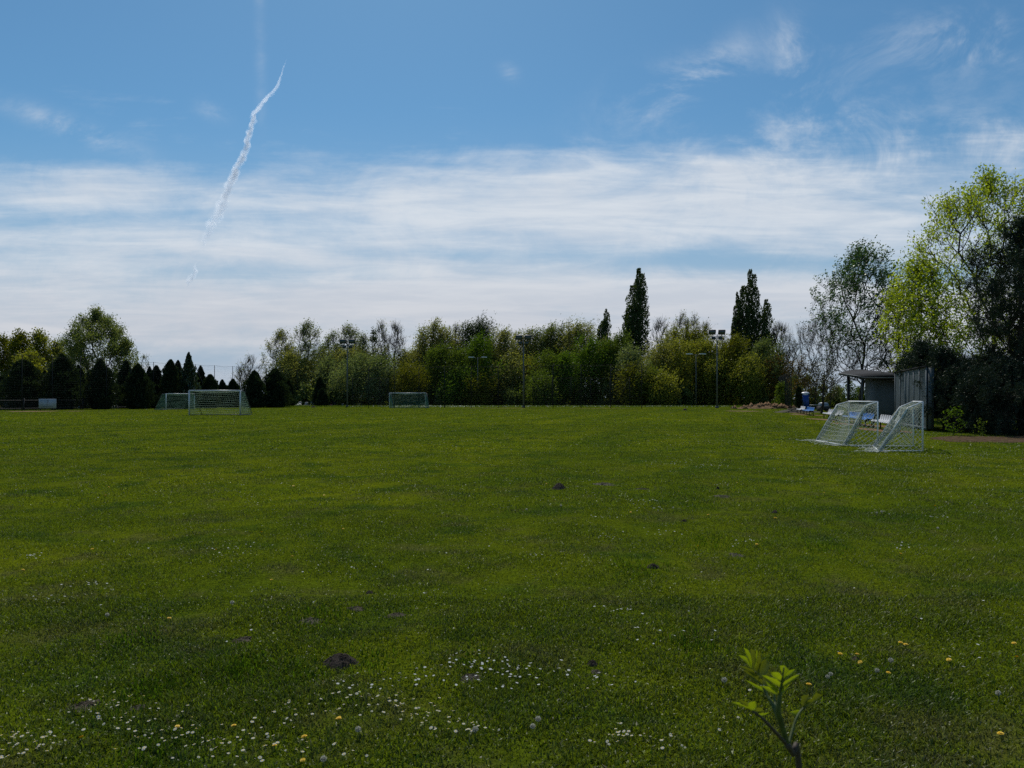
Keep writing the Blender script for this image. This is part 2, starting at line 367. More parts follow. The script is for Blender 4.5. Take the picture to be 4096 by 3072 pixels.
# ------------------------------------------------------------------ ground sheet
def steps(a, b, h, far, ratio=1.18):
    core = list(np.arange(a, b + h * .5, h)); s_ = h; v = core[-1]; up = []
    while v < far: s_ *= ratio; v += s_; up.append(v)
    s_ = h; v = core[0]; dn = []
    while v > -far: s_ *= ratio; v -= s_; dn.append(v)
    return np.array(dn[::-1] + core + up)
xs = steps(-26, 26, .22, 4000); ys = steps(1, 40, .22, 4000)
XX, YY = np.meshgrid(xs, ys, indexing='ij'); ZZ = relief(XX, YY)
nx, ny = XX.shape; idx = np.arange(nx * ny).reshape(nx, ny)
Fq = np.stack([idx[:-1, :-1], idx[1:, :-1], idx[1:, 1:], idx[:-1, 1:]], -1).reshape(-1, 4)
g = mesh_np('ground', np.stack([XX, YY, ZZ], -1).reshape(-1, 3), [Fq], GS, smooth=True); tag(g, kind='structure')

# bare patches: (source x, source y, half width px, stretch in depth, material) -> blades stay out of them
rng = np.random.default_rng(11); random.seed(5)
PATCH = []                                                    # world ellipses (x, y, rx, ry)
def blob_outline(cx, cy, rx, ry, n=40, seed=0, amp=.22):
    r_ = np.random.default_rng(seed); th = np.arange(n) * 2 * math.pi / n
    rad = 1 + sum(amp / k * np.sin(k * th + r_.uniform(0, 6.28)) for k in (2, 3, 5, 8))
    return cx + rx * rad * np.cos(th), cy + ry * rad * np.sin(th)
def patch(name, cx, cy, rx, ry, mat, seed, z=.006, kind='structure', hole=True, **kw):
    rings = 7; V = [(cx, cy, relief(cx, cy) + z)]; n = 40; ox, oy = blob_outline(cx, cy, rx, ry, n, seed)
    for k in range(1, rings + 1):
        f = k / rings; x_ = cx + (ox - cx) * f; y_ = cy + (oy - cy) * f
        zz = relief(x_, y_) + z * (1 - .1 * f ** 3)
        V += list(zip(x_, y_, zz))
    Q = [[1 + (k - 1) * n + j, 1 + (k - 1) * n + (j + 1) % n, 1 + k * n + (j + 1) % n, 1 + k * n + j] for k in range(1, rings) for j in range(n)]
    T = [[0, 1 + j, 1 + (j + 1) % n] for j in range(n)]
    # the rings run counter-clockwise: flip quads so normals look up
    o = mesh_np(name, V, [np.array(Q)[:, ::-1], np.array(T)], mat, smooth=True); tag(o, kind=kind, **kw)
    if hole: PATCH.append((cx, cy, rx, ry))
    return o
k = 0; BARE = []
for (px, py, hw, asp, mt) in [(1884, 2699, 42, 1.0, 'sand'), (1240, 2492, 42, 1.2, 'sand'), (2415, 1937, 38, 1.3, 'sand'), (2898, 1984, 32, 1.3, 'sand'),
                          (2942, 2224, 30, 1.2, 'sand'), (342, 2822, 60, 1.0, 'soil'), (557, 2840, 36, 1.0, 'sand'), (1586, 2463, 34, 1.0, 'soil'),
                          (1420, 2441, 34, .9, 'soil'), (2573, 1953, 24, 1.6, 'darksoil'), (2385, 2690, 24, 1.0, 'sand'), (975, 2560, 40, 1.0, 'soil'), (3420, 2640, 20, 1, 'soil')]:
    d_ = gd(py); c = gp(px, py); k += 1; BARE.append((c[0], c[1], hw * d_ / F, hw * d_ / F * asp, mt, 100 + k)); PATCH.append((c[0], c[1], hw * d_ / F * .9, hw * d_ / F * asp * .9))
# soil worn along the benches, litter below the pine, clay at the far edges
patch('soil_strip', 18.05, 36.6, .75, 2.9, M['clay'], 201); patch('soil_strip', 20.4, 44.0, .8, 4.0, M['clay'], 202)
patch('soil_strip', 22.7, 53.6, .85, 3.4, M['clay'], 203); patch('soil_strip', 27.1, 69, .9, 3.2, M['clay'], 204)
patch('soil_strip', 29.4, 76.5, .9, 2.6, M['clay'], 205)
patch('needle_litter_ground', 18.6, 28.6, 3.0, 2.0, M['needles'], 206, hole=True); patch('needle_litter_ground', 23.5, 29.5, 4.2, 3.2, M['needles'], 207)
patch('needle_litter_ground', 13.9, 19.2, .9, .45, M['needles'], 208); patch('needle_litter_ground', 18.2, 20.0, 2.6, 1.6, M['needles'], 209)
patch('bare_soil', -55.3, 86.5, 2.9, 2.6, M['clay'], 210); patch('bare_soil', -51.0, 87.5, 1.0, 1.5, M['clay'], 211)
patch('bare_soil', 27.2, 88, 2.0, 2.4, M['clay'], 212)
patch('bare_soil', -2.0, 112.0, 6.0, 1.0, M['clay'], 213); patch('bare_soil', 13.0, 108.3, 5.0, .8, M['clay'], 214)

# ------------------------------------------------------------------ grass blades
def in_patch(x, y, grow=1.0):
    m = np.zeros(len(x), bool)
    for cx, cy, rx, ry in PATCH:
        m |= ((x - cx) / (rx * grow)) ** 2 + ((y - cy) / (ry * grow)) ** 2 < 1
    return m
def vnoise(x, y, s, seed):
    """cheap value noise"""
    r_ = np.random.default_rng(seed); T = r_.random((256, 256)); x = x / s + 1000; y = y / s + 1000
    xi = np.floor(x).astype(int); yi = np.floor(y).astype(int); fx = x - xi; fy = y - yi; fx = fx * fx * (3 - 2 * fx); fy = fy * fy * (3 - 2 * fy)
    g_ = lambda i, j: T[i % 256, j % 256]
    return (g_(xi, yi) * (1 - fx) + g_(xi + 1, yi) * fx) * (1 - fy) + (g_(xi, yi + 1) * (1 - fx) + g_(xi + 1, yi + 1) * fx) * fy
def field_points(d0, d1, dens, side=.74):
    n = int(side * (d1 * d1 - d0 * d0) * dens)
    y = np.sqrt(rng.uniform(d0 * d0, d1 * d1, n)); x = rng.uniform(-side, side, n) * y + rng.uniform(-.6, .6, n)
    return x, y
parts = []; rnds = []
def blades(d0, d1, dens, hgt, wid, bend=True, flat=.25):
    x, y = field_points(d0, d1, dens)
    lush = .55 * vnoise(x, y, .8, 3) + .45 * vnoise(x, y, .22, 4)
    keep = (~in_patch(x, y, .80) & (~in_patch(x, y, 1.05) | (rng.random(len(x)) < .5)) | (rng.random(len(x)) < .05)) & (rng.random(len(x)) < .45 + lush * 1.0); x, y, lush = x[keep], y[keep], lush[keep]
    n = len(x); z = relief(x, y) - .004
    h = hgt * (.35 + 1.1 * lush) * rng.uniform(.5, 1.3, n); w = wid * rng.uniform(.6, 1.4, n)
    th = rng.uniform(0, 2 * math.pi, n); lean = rng.uniform(.2, 1.3, n)
    isflat = rng.random(n) < flat                              # clover and clippings lying over
    lean = np.where(isflat, rng.uniform(1.5, 3.5, n), lean); h = np.where(isflat, h * .35, h); w = np.where(isflat, w * 2.0, w)
    ph = th + rng.normal(0, .5, n) + math.pi / 2
    ax = np.stack([np.cos(ph) * w, np.sin(ph) * w, np.zeros(n)], 1) * .5
    ld = np.stack([np.cos(th), np.sin(th), np.zeros(n)], 1) * (h * lean)[:, None]
    P = np.stack([x, y, z], 1)
    zz = np.zeros((n, 3)); zz[:, 2] = h
    tip = P + ld + zz * .9
    r_ = np.clip(rng.random(n) * .9 + (rng.random(n) < (.04 if d0 < 6 else .012)) * .5, 0, 1)
    if bend:
        mid = P + ld * .35 + zz * .62
        V = np.stack([P - ax, P + ax, mid + ax * .9, mid - ax * .9, tip], 1).reshape(-1, 3)
        i = np.arange(n)[:, None] * 5
        parts.append((V, [i + np.array([[0, 1, 2, 3]]), i + np.array([[3, 2, 4]])])); rnds.append(np.repeat(r_, 5))
    else:
        V = np.stack([P - ax, P + ax, tip], 1).reshape(-1, 3); parts.append((V, [np.arange(n * 3).reshape(n, 3)])); rnds.append(np.repeat(r_, 3))
blades(2.6, 6.0, 12000, .034, .0050)
blades(6.0, 11, 5200, .033, .0070, bend=False)
blades(11, 22, 1500, .036, .012, bend=False)
blades(22, 45, 300, .040, .028, bend=False)
blades(45, 112, 36, .045, .07, bend=False)
V, Fs = join(parts)
gr = mesh_np('grass', V, Fs, GM); at = gr.data.attributes.new('rnd', 'FLOAT', 'POINT'); at.data.foreach_set('value', np.concatenate(rnds).astype(np.float32))
tag(gr, 'short mown grass with clover covering the whole playing field', 'grass', kind='stuff'); parts = rnds = None

# taller tussocks and weeds (dark green clumps) - one mass
C = []; rs = []
for (px, py, n) in [(1280, 2470, 60), (960, 2680, 160), (1180, 2700, 60), (2540, 2290, 60), (2770, 2590, 90), (2757, 1985, 60), (2765, 2022, 50), (2620, 2270, 30), (520, 2560, 60), (620, 2760, 120),
                    (600, 3040, 60), (3300, 2200, 60), (3450, 2050, 80), (2830, 2170, 80), (2050, 2050, 40), (3700, 2090, 50), (3101, 2060, 24), (1880, 2640, 40), (1500, 2640, 40)]:
    c = gp(px, py); d_ = c[1]
    for j in range(n * 3): C.append((c[0] + rng.normal(0, .020 * d_), c[1] + rng.normal(0, .05 * d_ ** .7), 0)); rs.append(.02 + .012 * rng.random())
C = np.array(C); C[:, 2] = relief(C[:, 0], C[:, 1]); n = len(C)
th = rng.uniform(0, 6.28, n); h = rng.uniform(.015, .05, n); w = .006
ax = np.stack([-np.sin(th), np.cos(th), 0 * th], 1) * w * .5; ld = np.stack([np.cos(th), np.sin(th), 0 * th], 1) * (h * rng.uniform(.2, 1.2, n))[:, None]; zz = np.stack([0 * h, 0 * h, h], 1)
V = np.stack([C - ax, C + ax, C + ld * .4 + zz * .7 + ax, C + ld * .4 + zz * .7 - ax, C + ld + zz], 1).reshape(-1, 3); i = np.arange(n)[:, None] * 5
o = mesh_np('weeds', V, [i + np.array([[0, 1, 2, 3]]), i + np.array([[3, 2, 4]])], L['tuft'])
tag(o, 'taller dark green tussocks scattered through the mown lawn', 'weeds', kind='stuff')

# ------------------------------------------------------------------ molehills
def mound(name, cx, cy, rx, ry, hgt, mat, seed, res=34, rough=.35, crumbs=120, **kw):
    r_ = np.random.default_rng(seed); gx = np.linspace(-1.35, 1.35, res); U, Vv = np.meshgrid(gx, gx, indexing='ij')
    th = np.arctan2(Vv, U); rad = 1 + .12 * np.sin(2 * th + seed) + .10 * np.sin(3 * th + 2 * seed) + .05 * np.sin(7 * th)
    rr = np.hypot(U, Vv) / rad
    z = hgt * np.clip(1 - rr ** 2, -.3, 1) ** 1 * np.where(rr < 1, 1, .5)
    lump = vnoise(U + 5, Vv + 5, .22, seed + 1) * .6 + vnoise(U + 9, Vv + 3, .1, seed + 2) * .4
    z = z + (lump - .5) * hgt * rough * np.clip(1.3 - rr, 0, 1)
    z = np.where(rr > 1.2, -.03, z)
    V = np.stack([U * rx, Vv * ry, z], -1).reshape(-1, 3); ii = np.arange(res * res).reshape(res, res)
    Q = np.stack([ii[:-1, :-1], ii[1:, :-1], ii[1:, 1:], ii[:-1, 1:]], -1).reshape(-1, 4)
    P = [(V, [Q])]
    if crumbs:
        a = r_.uniform(0, 6.28, crumbs); q = np.abs(r_.normal(0, .62, crumbs)); cx_ = q * np.cos(a); cy_ = q * np.sin(a)
        cz = np.clip(hgt * (1 - np.minimum(q, 1) ** 2), 0, None); s_ = rx * r_.uniform(.03, .10, crumbs)
        octv = np.array([[1, 0, 0], [-1, 0, 0], [0, 1, 0], [0, -1, 0], [0, 0, 1], [0, 0, -1]], float)
        octf = np.array([[0, 2, 4], [2, 1, 4], [1, 3, 4], [3, 0, 4], [2, 0, 5], [1, 2, 5], [3, 1, 5], [0, 3, 5]])
        Vc = np.stack([cx_ * rx, cy_ * ry, cz], 1)[:, None] + octv[None] * s_[:, None, None] * r_.uniform(.6, 1.3, (crumbs, 6, 1))
        P.append((Vc.reshape(-1, 3), [(octf[None] + (np.arange(crumbs) * 6)[:, None, None]).reshape(-1, 3)]))
    V, Fs = join(P); o = mesh_np(name, V, Fs, mat); o.location = (cx, cy, float(relief(cx, cy))); tag(o, **kw); return o
for (cx, cy_, rx, ry, mt, sd) in BARE: mound('bare_soil', cx, cy_, rx, ry, .010, M[mt], sd, 40, 1.3, 90, kind='structure')
for (px, py, hw, hh, lab) in [
    (1355, 2652, 66, .055, 'crumbly dark molehill in the near grass left of centre, the largest one'),
    (2237, 1956, 27, .095, 'dark round molehill in the middle of the field, above the small sandy patches'),
    (2371, 2660, 24, .028, 'small dark clod of earth beside the near daisies, right of the pale bare patch'),
    (2611, 2280, 24, .035, 'low dark molehill with a dark tussock at its left side'),
    (1478, 2374, 16, .02, 'tiny dark clod above the left hollow in the lawn'),
    (2738, 2088, 12, .03, 'small dark clod below the pair of dark weed clumps'),
    (2871, 1959, 7, .05, 'tiny black clod near the two yellow dandelions right of the middle'),
    (2740, 1641, 9, .22, 'small black clod far out near the field edge below the tall floodlight'),
    (1253, 1630, 9, .25, 'small dark clod at the far field edge left of the first floodlight'),
    (2010, 1629.5, 11, .2, 'small dark clod at the far field edge just left of the middle floodlight'),
    (3101, 2060, 13, .035, 'dark clod with a yellow dandelion just below it, right part of the field')]:
    d_ = gd(py); c = gp(px, py)
    mound('molehill', c[0], c[1], hw * d_ / F, hw * d_ / F * 1.0, hh, M['darksoil'], int(px) % 97, res=26 if d_ > 10 else 44, crumbs=160 if d_ < 10 else 40, label=lab, cat='molehill', group='molehills on the lawn')
c = gp(3056, 1634); mound('dirt_heap', c[0], 108, 4.6, 1.6, .48, M['clay'], 7, 60, .35, 120, label='long low heap of reddish brown earth at the far right field edge', cat='earth heap')
c = gp(3420, 1656); mound('dirt_heap', 30.5, 80, 2.2, 1.2, .35, M['sand'], 8, 40, .5, 60, label='low pale heap of dry grass and soil behind the benches', cat='earth heap')

# ------------------------------------------------------------------ flowers
def flower_head(r, n, z, tilt, seed, cup=.15):
    r_ = np.random.default_rng(seed); V = []; T = []
    for j in range(n):
        a = 2 * math.pi * j / n; a0 = a - math.pi / n * .8; a1 = a + math.pi / n * .8; b = len(V)
        V += [(0, 0, z), (r * math.cos(a0), r * math.sin(a0), z + r * cup), (r * 1.08 * math.cos(a), r * 1.08 * math.sin(a), z + r * cup * .6), (r * math.cos(a1), r * math.sin(a1), z + r * cup)]
        T += [[b, b + 1, b + 2, b + 3]]
    return V, T
def dome(r, z, hgt, k=8):
    V = [(0, 0, z + hgt)]; T = []
    for j in range(k): V.append((r * math.cos(6.283 * j / k), r * math.sin(6.283 * j / k), z))
    for j in range(k): T.append([0, 1 + j, 1 + (j + 1) % k])
    return V, T
V, Q = flower_head(.0085, 9, .046, 0, 1, .04); V2, T2 = dome(.0034, .0465, .002); V3, Q3 = segs([(0, 0, 0)], [(0, 0, .046)], .001, .001, 3)
Va, Fa = join([(np.array(V), [np.array(Q)]), (np.array(V2), [np.array(T2)]), (V3, [Q3])])
qn = len(Q) + len(Q3)
mi = [0] * len(Q) + [2] * len(Q3) + [1] * len(T2)
daisy = mesh_np('daisy', Va, Fa, [M['petal'], M['yellow'], M['stalk']], matidx=mi)
pts = []
for (px, py, sx, sy, n) in [(1980, 2690, 120, 28, 46), (1960, 2720, 150, 45, 26), (1560, 2830, 90, 26, 26), (1500, 2770, 120, 30, 24), (1700, 2880, 80, 22, 14), (1860, 2940, 80, 18, 20), (1300, 2850, 160, 30, 18),
                            (150, 2990, 100, 40, 30), (60, 3040, 60, 25, 18), (400, 2890, 100, 45, 24), (640, 2960, 140, 50, 26), (880, 2990, 130, 40, 22), (1080, 2980, 110, 40, 16), (560, 2850, 140, 20, 10), (1000, 3030, 300, 30, 24),
                            (2450, 2990, 60, 25, 14), (2380, 2760, 130, 50, 12), (2500, 2990, 30, 12, 8), (2680, 3010, 60, 25, 10), (2940, 2920, 40, 18, 8), (3020, 2780, 30, 22, 6), (2450, 2470, 60, 10, 12), (2600, 2580, 120, 40, 8),
                            (2400, 2085, 28, 4, 14), (2560, 2018, 50, 8, 20), (2640, 2042, 45, 5, 14), (2450, 2163, 30, 7, 16), (2630, 2140, 45, 6, 14), (2120, 2240, 60, 8, 6), (2760, 1860, 110, 10, 50), (2850, 1872, 60, 8, 34), (2820, 1777, 110, 6, 46),
                            (2960, 1774, 60, 4, 26), (2990, 2190, 60, 8, 12), (2900, 1945, 30, 4, 10), (3350, 1820, 80, 12, 60), (3300, 1785, 80, 8, 50), (3480, 1880, 110, 12, 50), (3700, 1822, 130, 7, 80), (3880, 1830, 120, 8, 50), (3520, 1850, 70, 10, 30),
                            (3110, 1840, 100, 12, 40), (3200, 1760, 100, 12, 40), (3950, 2000, 120, 60, 24), (3600, 2215, 20, 8, 10), (3740, 2085, 30, 8, 10), (3225, 1920, 25, 6, 12), (3560, 2060, 60, 8, 12), (200, 2405, 60, 6, 12), (330, 2350, 50, 5, 10),
                            (300, 1900, 300, 60, 36), (900, 1880, 300, 70, 46), (1400, 1880, 300, 80, 40), (900, 1770, 500, 40, 20), (2000, 1850, 250, 60, 34), (130, 2240, 30, 8, 16), (680, 2210, 160, 20, 16), (900, 2220, 60, 12, 12), (2350, 1780, 500, 30, 40),
                            (800, 2480, 500, 150, 14), (3300, 2500, 400, 120, 12), (1500, 2250, 400, 80, 16), (3850, 2640, 130, 50, 6), (2100, 1700, 900, 20, 30)]:
    for j in range(n):
        x_, y_ = rng.normal(px, sx), rng.normal(py, sy)
        if y_ < 1650 or y_ > 3110: continue
        c = gp(x_, y_); pts.append((c[0], c[1]))
pts = np.array(sorted(pts, key=lambda c: c[1])); pz = relief(pts[:, 0], pts[:, 1])
inframe = np.abs(pts[:, 0] / pts[:, 1]) < .69
pts = pts[inframe]; pz = pz[inframe]; NI = 285
tag(daisy, 'small white daisy with a yellow centre among many in the near grass', 'daisy', 'daisies in the near lawn')
for j in range(NI):
    o = daisy if j == 0 else daisy.copy()
    if j: COL.objects.link(o)
    o.location = (pts[j, 0], pts[j, 1], pz[j]); o.rotation_euler = (rng.normal(0, .22), rng.normal(0, .22), rng.uniform(0, 6.28)); s_ = rng.uniform(.5, 1.05); o.scale = (s_, s_, rng.uniform(.7, 1.2))
rest = pts[NI:]; n = len(rest); rz = pz[NI:]
a8 = np.arange(6) * math.pi / 3; r_ = rng.uniform(.005, .0095, n)[:, None] * (1 + rest[:, 1:2] / 60)
Vd = np.stack([rest[:, 0:1] + r_ * np.cos(a8), rest[:, 1:2] + r_ * np.sin(a8), rz[:, None] + .052 + .002 * np.cos(a8 + rng.uniform(0, 6, (n, 1)))], -1).reshape(-1, 3)
Cc = np.stack([rest[:, 0], rest[:, 1], rz + .051], 1)
Vd = np.concatenate([Vd, Cc]); i = np.arange(n)[:, None, None] * 6; jj = np.arange(6)
Td = np.concatenate([np.broadcast_to(i, (n, 6, 1)) + jj[None, :, None], np.broadcast_to(i, (n, 6, 1)) + ((jj + 1) % 6)[None, :, None], np.broadcast_to(6 * n + np.arange(n)[:, None, None], (n, 6, 1))], -1).reshape(-1, 3)
o = mesh_np('distant_daisies', Vd, [Td], M['petal']); tag(o, 'countless tiny white daisies speckling the more distant lawn', 'daisies', kind='stuff')
# white blossom band along the far edge
x_ = rng.uniform(-26, 36, 1500); y_ = 124 + rng.normal(0, 2.5, 1500); C = np.stack([x_, y_, rng.uniform(.08, .25, 1500)], 1)
x2 = rng.uniform(-19, -6, 400); C = np.concatenate([C, np.stack([x2, 121 + rng.normal(0, 2, 400), rng.uniform(.08, .3, 400)], 1)])
V, Q = leaves(C, .09, rng, .9); o = mesh_np('edge_blossom', V, [Q], M['petal']); tag(o, 'band of small white blossom along the far edge of the field', 'blossom', kind='stuff')
# rough uncut grass band beyond the nets
n = 30000; x_ = rng.uniform(-64, 60, n); y_ = rng.uniform(120, 131, n); h = rng.uniform(.1, .38, n); th = rng.uniform(0, 6.28, n)
P = np.stack([x_, y_, 0 * x_], 1); ax = np.stack([np.cos(th) * .05, np.sin(th) * .05, 0 * th], 1); tip = P + np.stack([rng.normal(0, .1, n), rng.normal(0, .1, n), h], 1)
o = mesh_np('rough_grass', np.stack([P - ax, P + ax, tip], 1).reshape(-1, 3), [np.arange(3 * n).reshape(n, 3)], L['green']); tag(o, 'uncut grass strip between the tall net and the trees', 'grass', kind='stuff')

# dandelions
def dandelion(name, lab, grp):
    r_ = empty(name, (0, 0, 0), label=lab, cat='dandelion', group=grp); mb = MB()
    for k_, (rr, n_, z_, cup) in enumerate([(.019, 16, .045, .05), (.014, 13, .047, .3), (.008, 9, .049, .6)]):
        V_, Q_ = flower_head(rr, n_, z_, 0, k_, cup); mb.raw(V_, np.array(Q_))
    V_, T_ = dome(.018, .045, -.01, 10); mb.raw(V_, np.array(T_)); mb.build('flower_head', M['yellow'], r_)
    MB().tube([(0, 0, 0), (.002, 0, .025), (0, 0, .045)], .0022, 5).build('stem', M['stalk'], r_); return r_
def clockhead(name, lab, grp):
    r_ = empty(name, (0, 0, 0), label=lab, cat='dandelion clock', group=grp)
    q = rng.normal(size=(160, 3)); q /= np.linalg.norm(q, axis=1, keepdims=True); c0 = np.array([0, 0, .075])
    A, B = segs(np.repeat(c0[None], 160, 0), c0 + q * .02, .0003, .0007, 3); V_, Q_ = leaves(c0 + q * .0205, .008, rng, .8)
    V_, Fz = join([(A, [B]), (V_, [Q_])]); mesh_np('seed_head', V_, Fz, M['fluff'], r_)
    MB().tube([(0, 0, 0), (.004, .002, .04), (0, 0, .075)], .0022, 5).build('stem', M['stalk'], r_); return r_
D = [(674, 2480, 1.25, 'lone yellow dandelion above the reddish patch in the near left lawn'), (708, 2920), (937, 2906), (328, 2972), (1222, 2955), (1098, 2985), (1215, 3042), (1355, 2885), (1362, 2874), (1086, 2324), (3427, 2627), (3447, 2650), (3550, 2696),
     (3600, 2581), (3623, 2587), (3797, 2645), (4058, 2584), (4071, 2632), (4006, 2940, 1.2, 'yellow dandelion alone in the bottom right corner of the lawn'), (3356, 2628), (3234, 2758), (2523, 2054, 1.3, 'yellow dandelion beside the daisies in the middle of the field'), (2836, 2068), (2796, 2185), (3026, 2192), (2947, 1932), (2714, 1968), (2185, 1939),
     (1174, 1947), (1296, 1986), (1044, 2129), (866, 2208), (373, 2194), (87, 2277), (421, 1984), (430, 1951), (1370, 2116), (1168, 2230), (3101, 2083, 1.3, 'yellow dandelion just below a dark clod on the right half'), (3512, 1978), (3743, 2027), (3025, 2193), (3594, 2225), (3296, 1966), (3730, 1790)]
G_ = 'yellow dandelions in the lawn'; L0 = 'yellow dandelion flower standing in the short grass'
dn = dandelion('dandelion', L0, G_)
for j, t_ in enumerate(D):
    o = dn if j == 0 else copy_tree(dn); c = gp(t_[0], t_[1] + 12 * 4.5 / gd(t_[1])); s_ = (t_[2] if len(t_) > 2 else 1.0) * rng.uniform(.52, .72) * (1 + c[1] / 50)
    o['label'] = t_[3] if len(t_) > 3 else L0
    o.location = (c[0], c[1], float(relief(c[0], c[1]))); o.rotation_euler = (rng.normal(-.1, .25), rng.normal(0, .25), rng.uniform(0, 6)); o.scale = (s_, s_, s_)
G_ = 'dandelion seed heads in the lawn'; L0 = 'pale round dandelion seed head in the grass'
ck = clockhead('dandelion_clock', L0, G_)
for j, (px, py) in enumerate([(1899, 2946), (2126, 2930), (1295, 3073), (2150, 2905), (1437, 2952), (2900, 2755), (3322, 2716), (3997, 2795), (3571, 2665), (3506, 2700), (432, 2470), (929, 2430), (2243, 2026), (2106, 2043), (3754, 2115), (3508, 2058), (3526, 2056), (3300, 2725)]):
    o = ck if j == 0 else copy_tree(ck); c = gp(px, py + 8); s_ = rng.uniform(.45, .6) * (1 + c[1] / 50); o.location = (c[0], c[1], float(relief(c[0], c[1]))); o.scale = (s_, s_, s_)
    o.rotation_euler = (rng.normal(0, .15), rng.normal(0, .15), rng.uniform(0, 6))

# ------------------------------------------------------------------ trees
def skeleton(tips, trunk, bf, step, seed, rise=.12):
    """balanced nearest-parent branching from a trunk polyline to the tips"""
    r_ = np.random.default_rng(seed); N = len(trunk); cap = N + len(tips) * 12
    P = np.zeros((cap, 3)); par = np.full(cap, -1); pl = np.zeros(cap); P[:N] = trunk
    for i_ in range(1, N): par[i_] = i_ - 1; pl[i_] = pl[i_ - 1] + np.linalg.norm(P[i_] - P[i_ - 1])
    order = np.argsort(np.linalg.norm(tips - trunk[0], axis=1)); n = N; first = max(1, int(N * .22))
    for q in tips[order]:
        dv = q - P[first:n]; dist = np.linalg.norm(dv, axis=1)
        c = dist + bf * pl[first:n] + np.clip(-dv[:, 2] + .15 * dist, 0, None) * 1.6
        j = first + int(np.argmin(c)); a = P[j]; dd = dist[j - first]; k_ = min(10, max(1, int(dd / step)))
        last = j
        for m_ in range(1, k_ + 1):
            f = m_ / k_; p = a + (q - a) * f; p = p + np.array([0, 0, -rise * dd * math.sin(math.pi * f)]) + (r_.normal(0, .05 * step, 3) if m_ < k_ else 0)
            P[n] = p; par[n] = last; pl[n] = pl[last] + dd / k_; last = n; n += 1
    P = P[:n]; par = par[:n]; cnt = np.zeros(n); kids = np.bincount(par[par >= 0], minlength=n)
    cnt[kids == 0] = 1
    for i_ in range(n - 1, 0, -1): cnt[par[i_]] += cnt[i_]
    return P, par, cnt
def crown_tips(kind, H, Rr, n, seed, base=.15, lump=.3):
    r_ = np.random.default_rng(seed); out = []; ph = r_.uniform(0, 6.28, 8)
    while len(out) < n:
        t_ = r_.uniform(base, 1); a = r_.uniform(0, 6.283); u = r_.uniform(0, 1) ** .5
        s_ = (t_ - base) / (1 - base)
        if kind == 'round': pr = math.sqrt(max(0, 1 - (2 * s_ - .95) ** 2)) if s_ > .0 else 0
        elif kind == 'oval': pr = math.sin(math.pi * min(1, s_ * .96 + .04)) ** .6
        elif kind == 'vase': pr = (.25 + .75 * s_ ** .8) * math.sqrt(max(0, 1 - max(0, (s_ - .6) / .4) ** 2))
        elif kind == 'column': pr = min(1, .50 + s_ * 1.8) * (1 - s_ ** 3.2) ** .9
        elif kind == 'cone': pr = (1 - s_) ** .8
        elif kind == 'shrub': pr = math.sqrt(max(0, 1 - s_ * s_))
        pr *= 1 + lump * (math.sin(3 * a + 9 * s_ + ph[0]) * .5 + math.sin(5 * a - 14 * s_ + ph[1]) * .3 + math.sin(2 * a + 5 * s_ + ph[2]) * .4)
        out.append((Rr * pr * u * math.cos(a), Rr * pr * u * math.sin(a), H * t_ * (1 - .06 * r_.random())))
    return np.array(out)
TREES = 0
